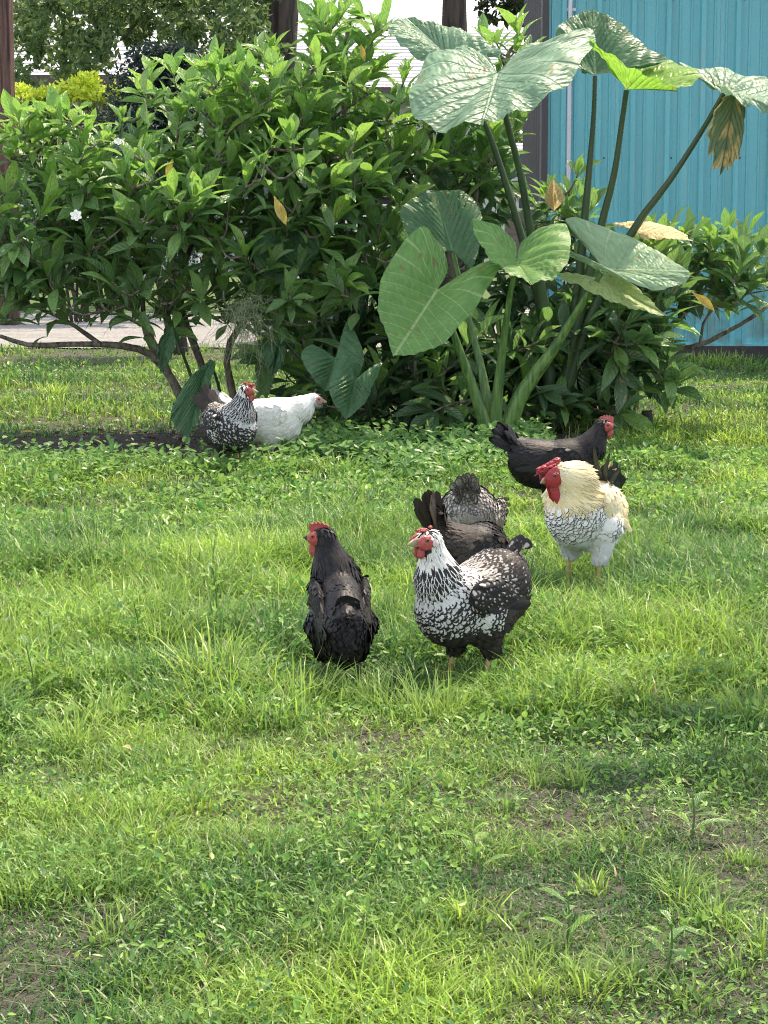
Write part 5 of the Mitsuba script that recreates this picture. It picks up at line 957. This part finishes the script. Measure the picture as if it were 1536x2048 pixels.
# leaf litter on the dark bed
n = 900; th = g.uniform(0, 6.283, n); r = np.sqrt(g.uniform(0, 1, n)); x, y = -0.42 + 1.75 * r * np.cos(th), 12.38 + 0.8 * r * np.sin(th) + 0.12 * r * np.cos(th); t = g.uniform(0, 1, (n, 1))
v, f, c = small_leaves(x, y, ground_z(x, y) + 0.03, 0.05 * g.uniform(0.4, 1.3, n), g, np.array([0.05, 0.038, 0.03]) * (1 - t) + np.array([0.20, 0.15, 0.11]) * t, 0.45, 0.15)
put('leaf_litter', (v, f), 'grass_blade', color=c, label='dead brown leaves littering the dark soil under the shrubs', kind='stuff')
# upright broad-leaved weeds one can tell apart
def weed(px, py, h, n, label, seed, bright):
    g = np.random.default_rng(seed); c = ground(px, py); c[2] = ground_z(c[0], c[1])[0]; t = thing('weed_plant', label, 'weed', 'broad leaved weeds in the lawn'); lean = g.normal(0, 0.12, 2); top = c + np.array([lean[0] * h, lean[1] * h, h])
    put('stem', tube(catmull([c, (c + top) / 2 + [0.006, 0, 0], top], 8), np.linspace(0.003, 0.0015, 8), 6), 'petiole', t, smooth=True)
    for i in range(n):
        s = 0.2 + 0.8 * i / (n - 1); o = c + (top - c) * s; az = i * 2.4 + g.normal(0, 0.3); el = g.uniform(0.15, 0.75); d = np.array([math.cos(az) * math.cos(el), math.sin(az) * math.cos(el), math.sin(el)]); up = norm(np.array([0, 0, 1.0]) - d * d[2]); y_ = np.cross(up, d); key = numbered(f'{t}__leaf')
        scene[key] = {**leaf_ply(int(g.integers(0, 8)), 'leaf_young' if g.uniform() < bright else 'leaf_mid'), 'to_world': T4(frame_mat(o, d, y_, up, g.uniform(0.05, 0.085) * (1.25 - 0.5 * s)))}
WEEDS = [(430, 1230, 0.16, 7, 0.8), (540, 1275, 0.17, 8, 0.6), (100, 1330, 0.15, 7, 0.6), (280, 1310, 0.17, 7, 0.4), (60, 990, 0.16, 7, 0.6), (345, 1000, 0.14, 6, 0.6), (70, 1410, 0.17, 7, 0.3), (220, 1160, 0.15, 7, 0.7), (520, 1400, 0.13, 6, 0.4), (960, 1770, 0.09, 6, 0.5), (1130, 1900, 0.10, 6, 0.3), (1380, 1690, 0.10, 6, 0.3), (1330, 1960, 0.10, 7, 0.2), (40, 1120, 0.15, 7, 0.5), (180, 965, 0.14, 6, 0.6)]
WHERE = ['broad leaved weed left of the black hen seen from behind, level with its belly', 'broad leaved weed just left of the feet of the black hen seen from behind', 'low broad leaved weed near the left edge level with the front hens', 'broad leaved weed in long grass well left of the front hens', 'broad leaved weed at the left edge near the dark soil bed', 'broad leaved weed in the sunny grass below the laced hen by the white hen', 'dark broad leaved weed at the left edge just below the front hens', 'sunlit broad leaved weed left of the black hen seen from behind, level with its shoulders', 'broad leaved weed below and left of the black hen seen from behind', 'small weed in the middle of the worn front grass', 'small weed low in the picture right of the middle', 'small weed beside the bare patch at the right', 'dark weed in the lower right corner', 'broad leaved weed at the left edge, level with the grey laced hen', 'broad leaved weed in the sunny grass left of the laced hen by the white hen']
for i, (w_, l_) in enumerate(zip(WEEDS, WHERE)): weed(w_[0], w_[1], w_[2], w_[3], l_, 300 + i, w_[4])
# fallen leaves
for i, (px, py, mt, lab, L) in enumerate(((40, 884, 'leaf_yellow', 'yellow fallen leaf at the left edge by the dark soil bed', 0.10), (265, 1540, 'ear_tan', 'pale fallen leaf lying in the worn grass at the lower left', 0.05), (1165, 1400, 'leaf_yellow', 'yellow green fallen leaf right of the front laced hen', 0.06), (318, 1362, 'leaf_yellow', 'yellow fallen leaf in the grass at the left below the hens', 0.07))):
    c = ground(px, py); d = norm(np.array([math.cos(i * 1.9 + 0.4), math.sin(i * 1.9 + 0.4), 0.15])); y_ = norm(np.cross([0, -0.4, 1.0], d)); key = numbered('fallen_leaf'); scene[key] = {**leaf_ply(2, mt), 'to_world': T4(frame_mat(c + [0, 0, 0.05], d, y_, np.cross(d, y_), L))}; tag(key, lab, 'leaf')
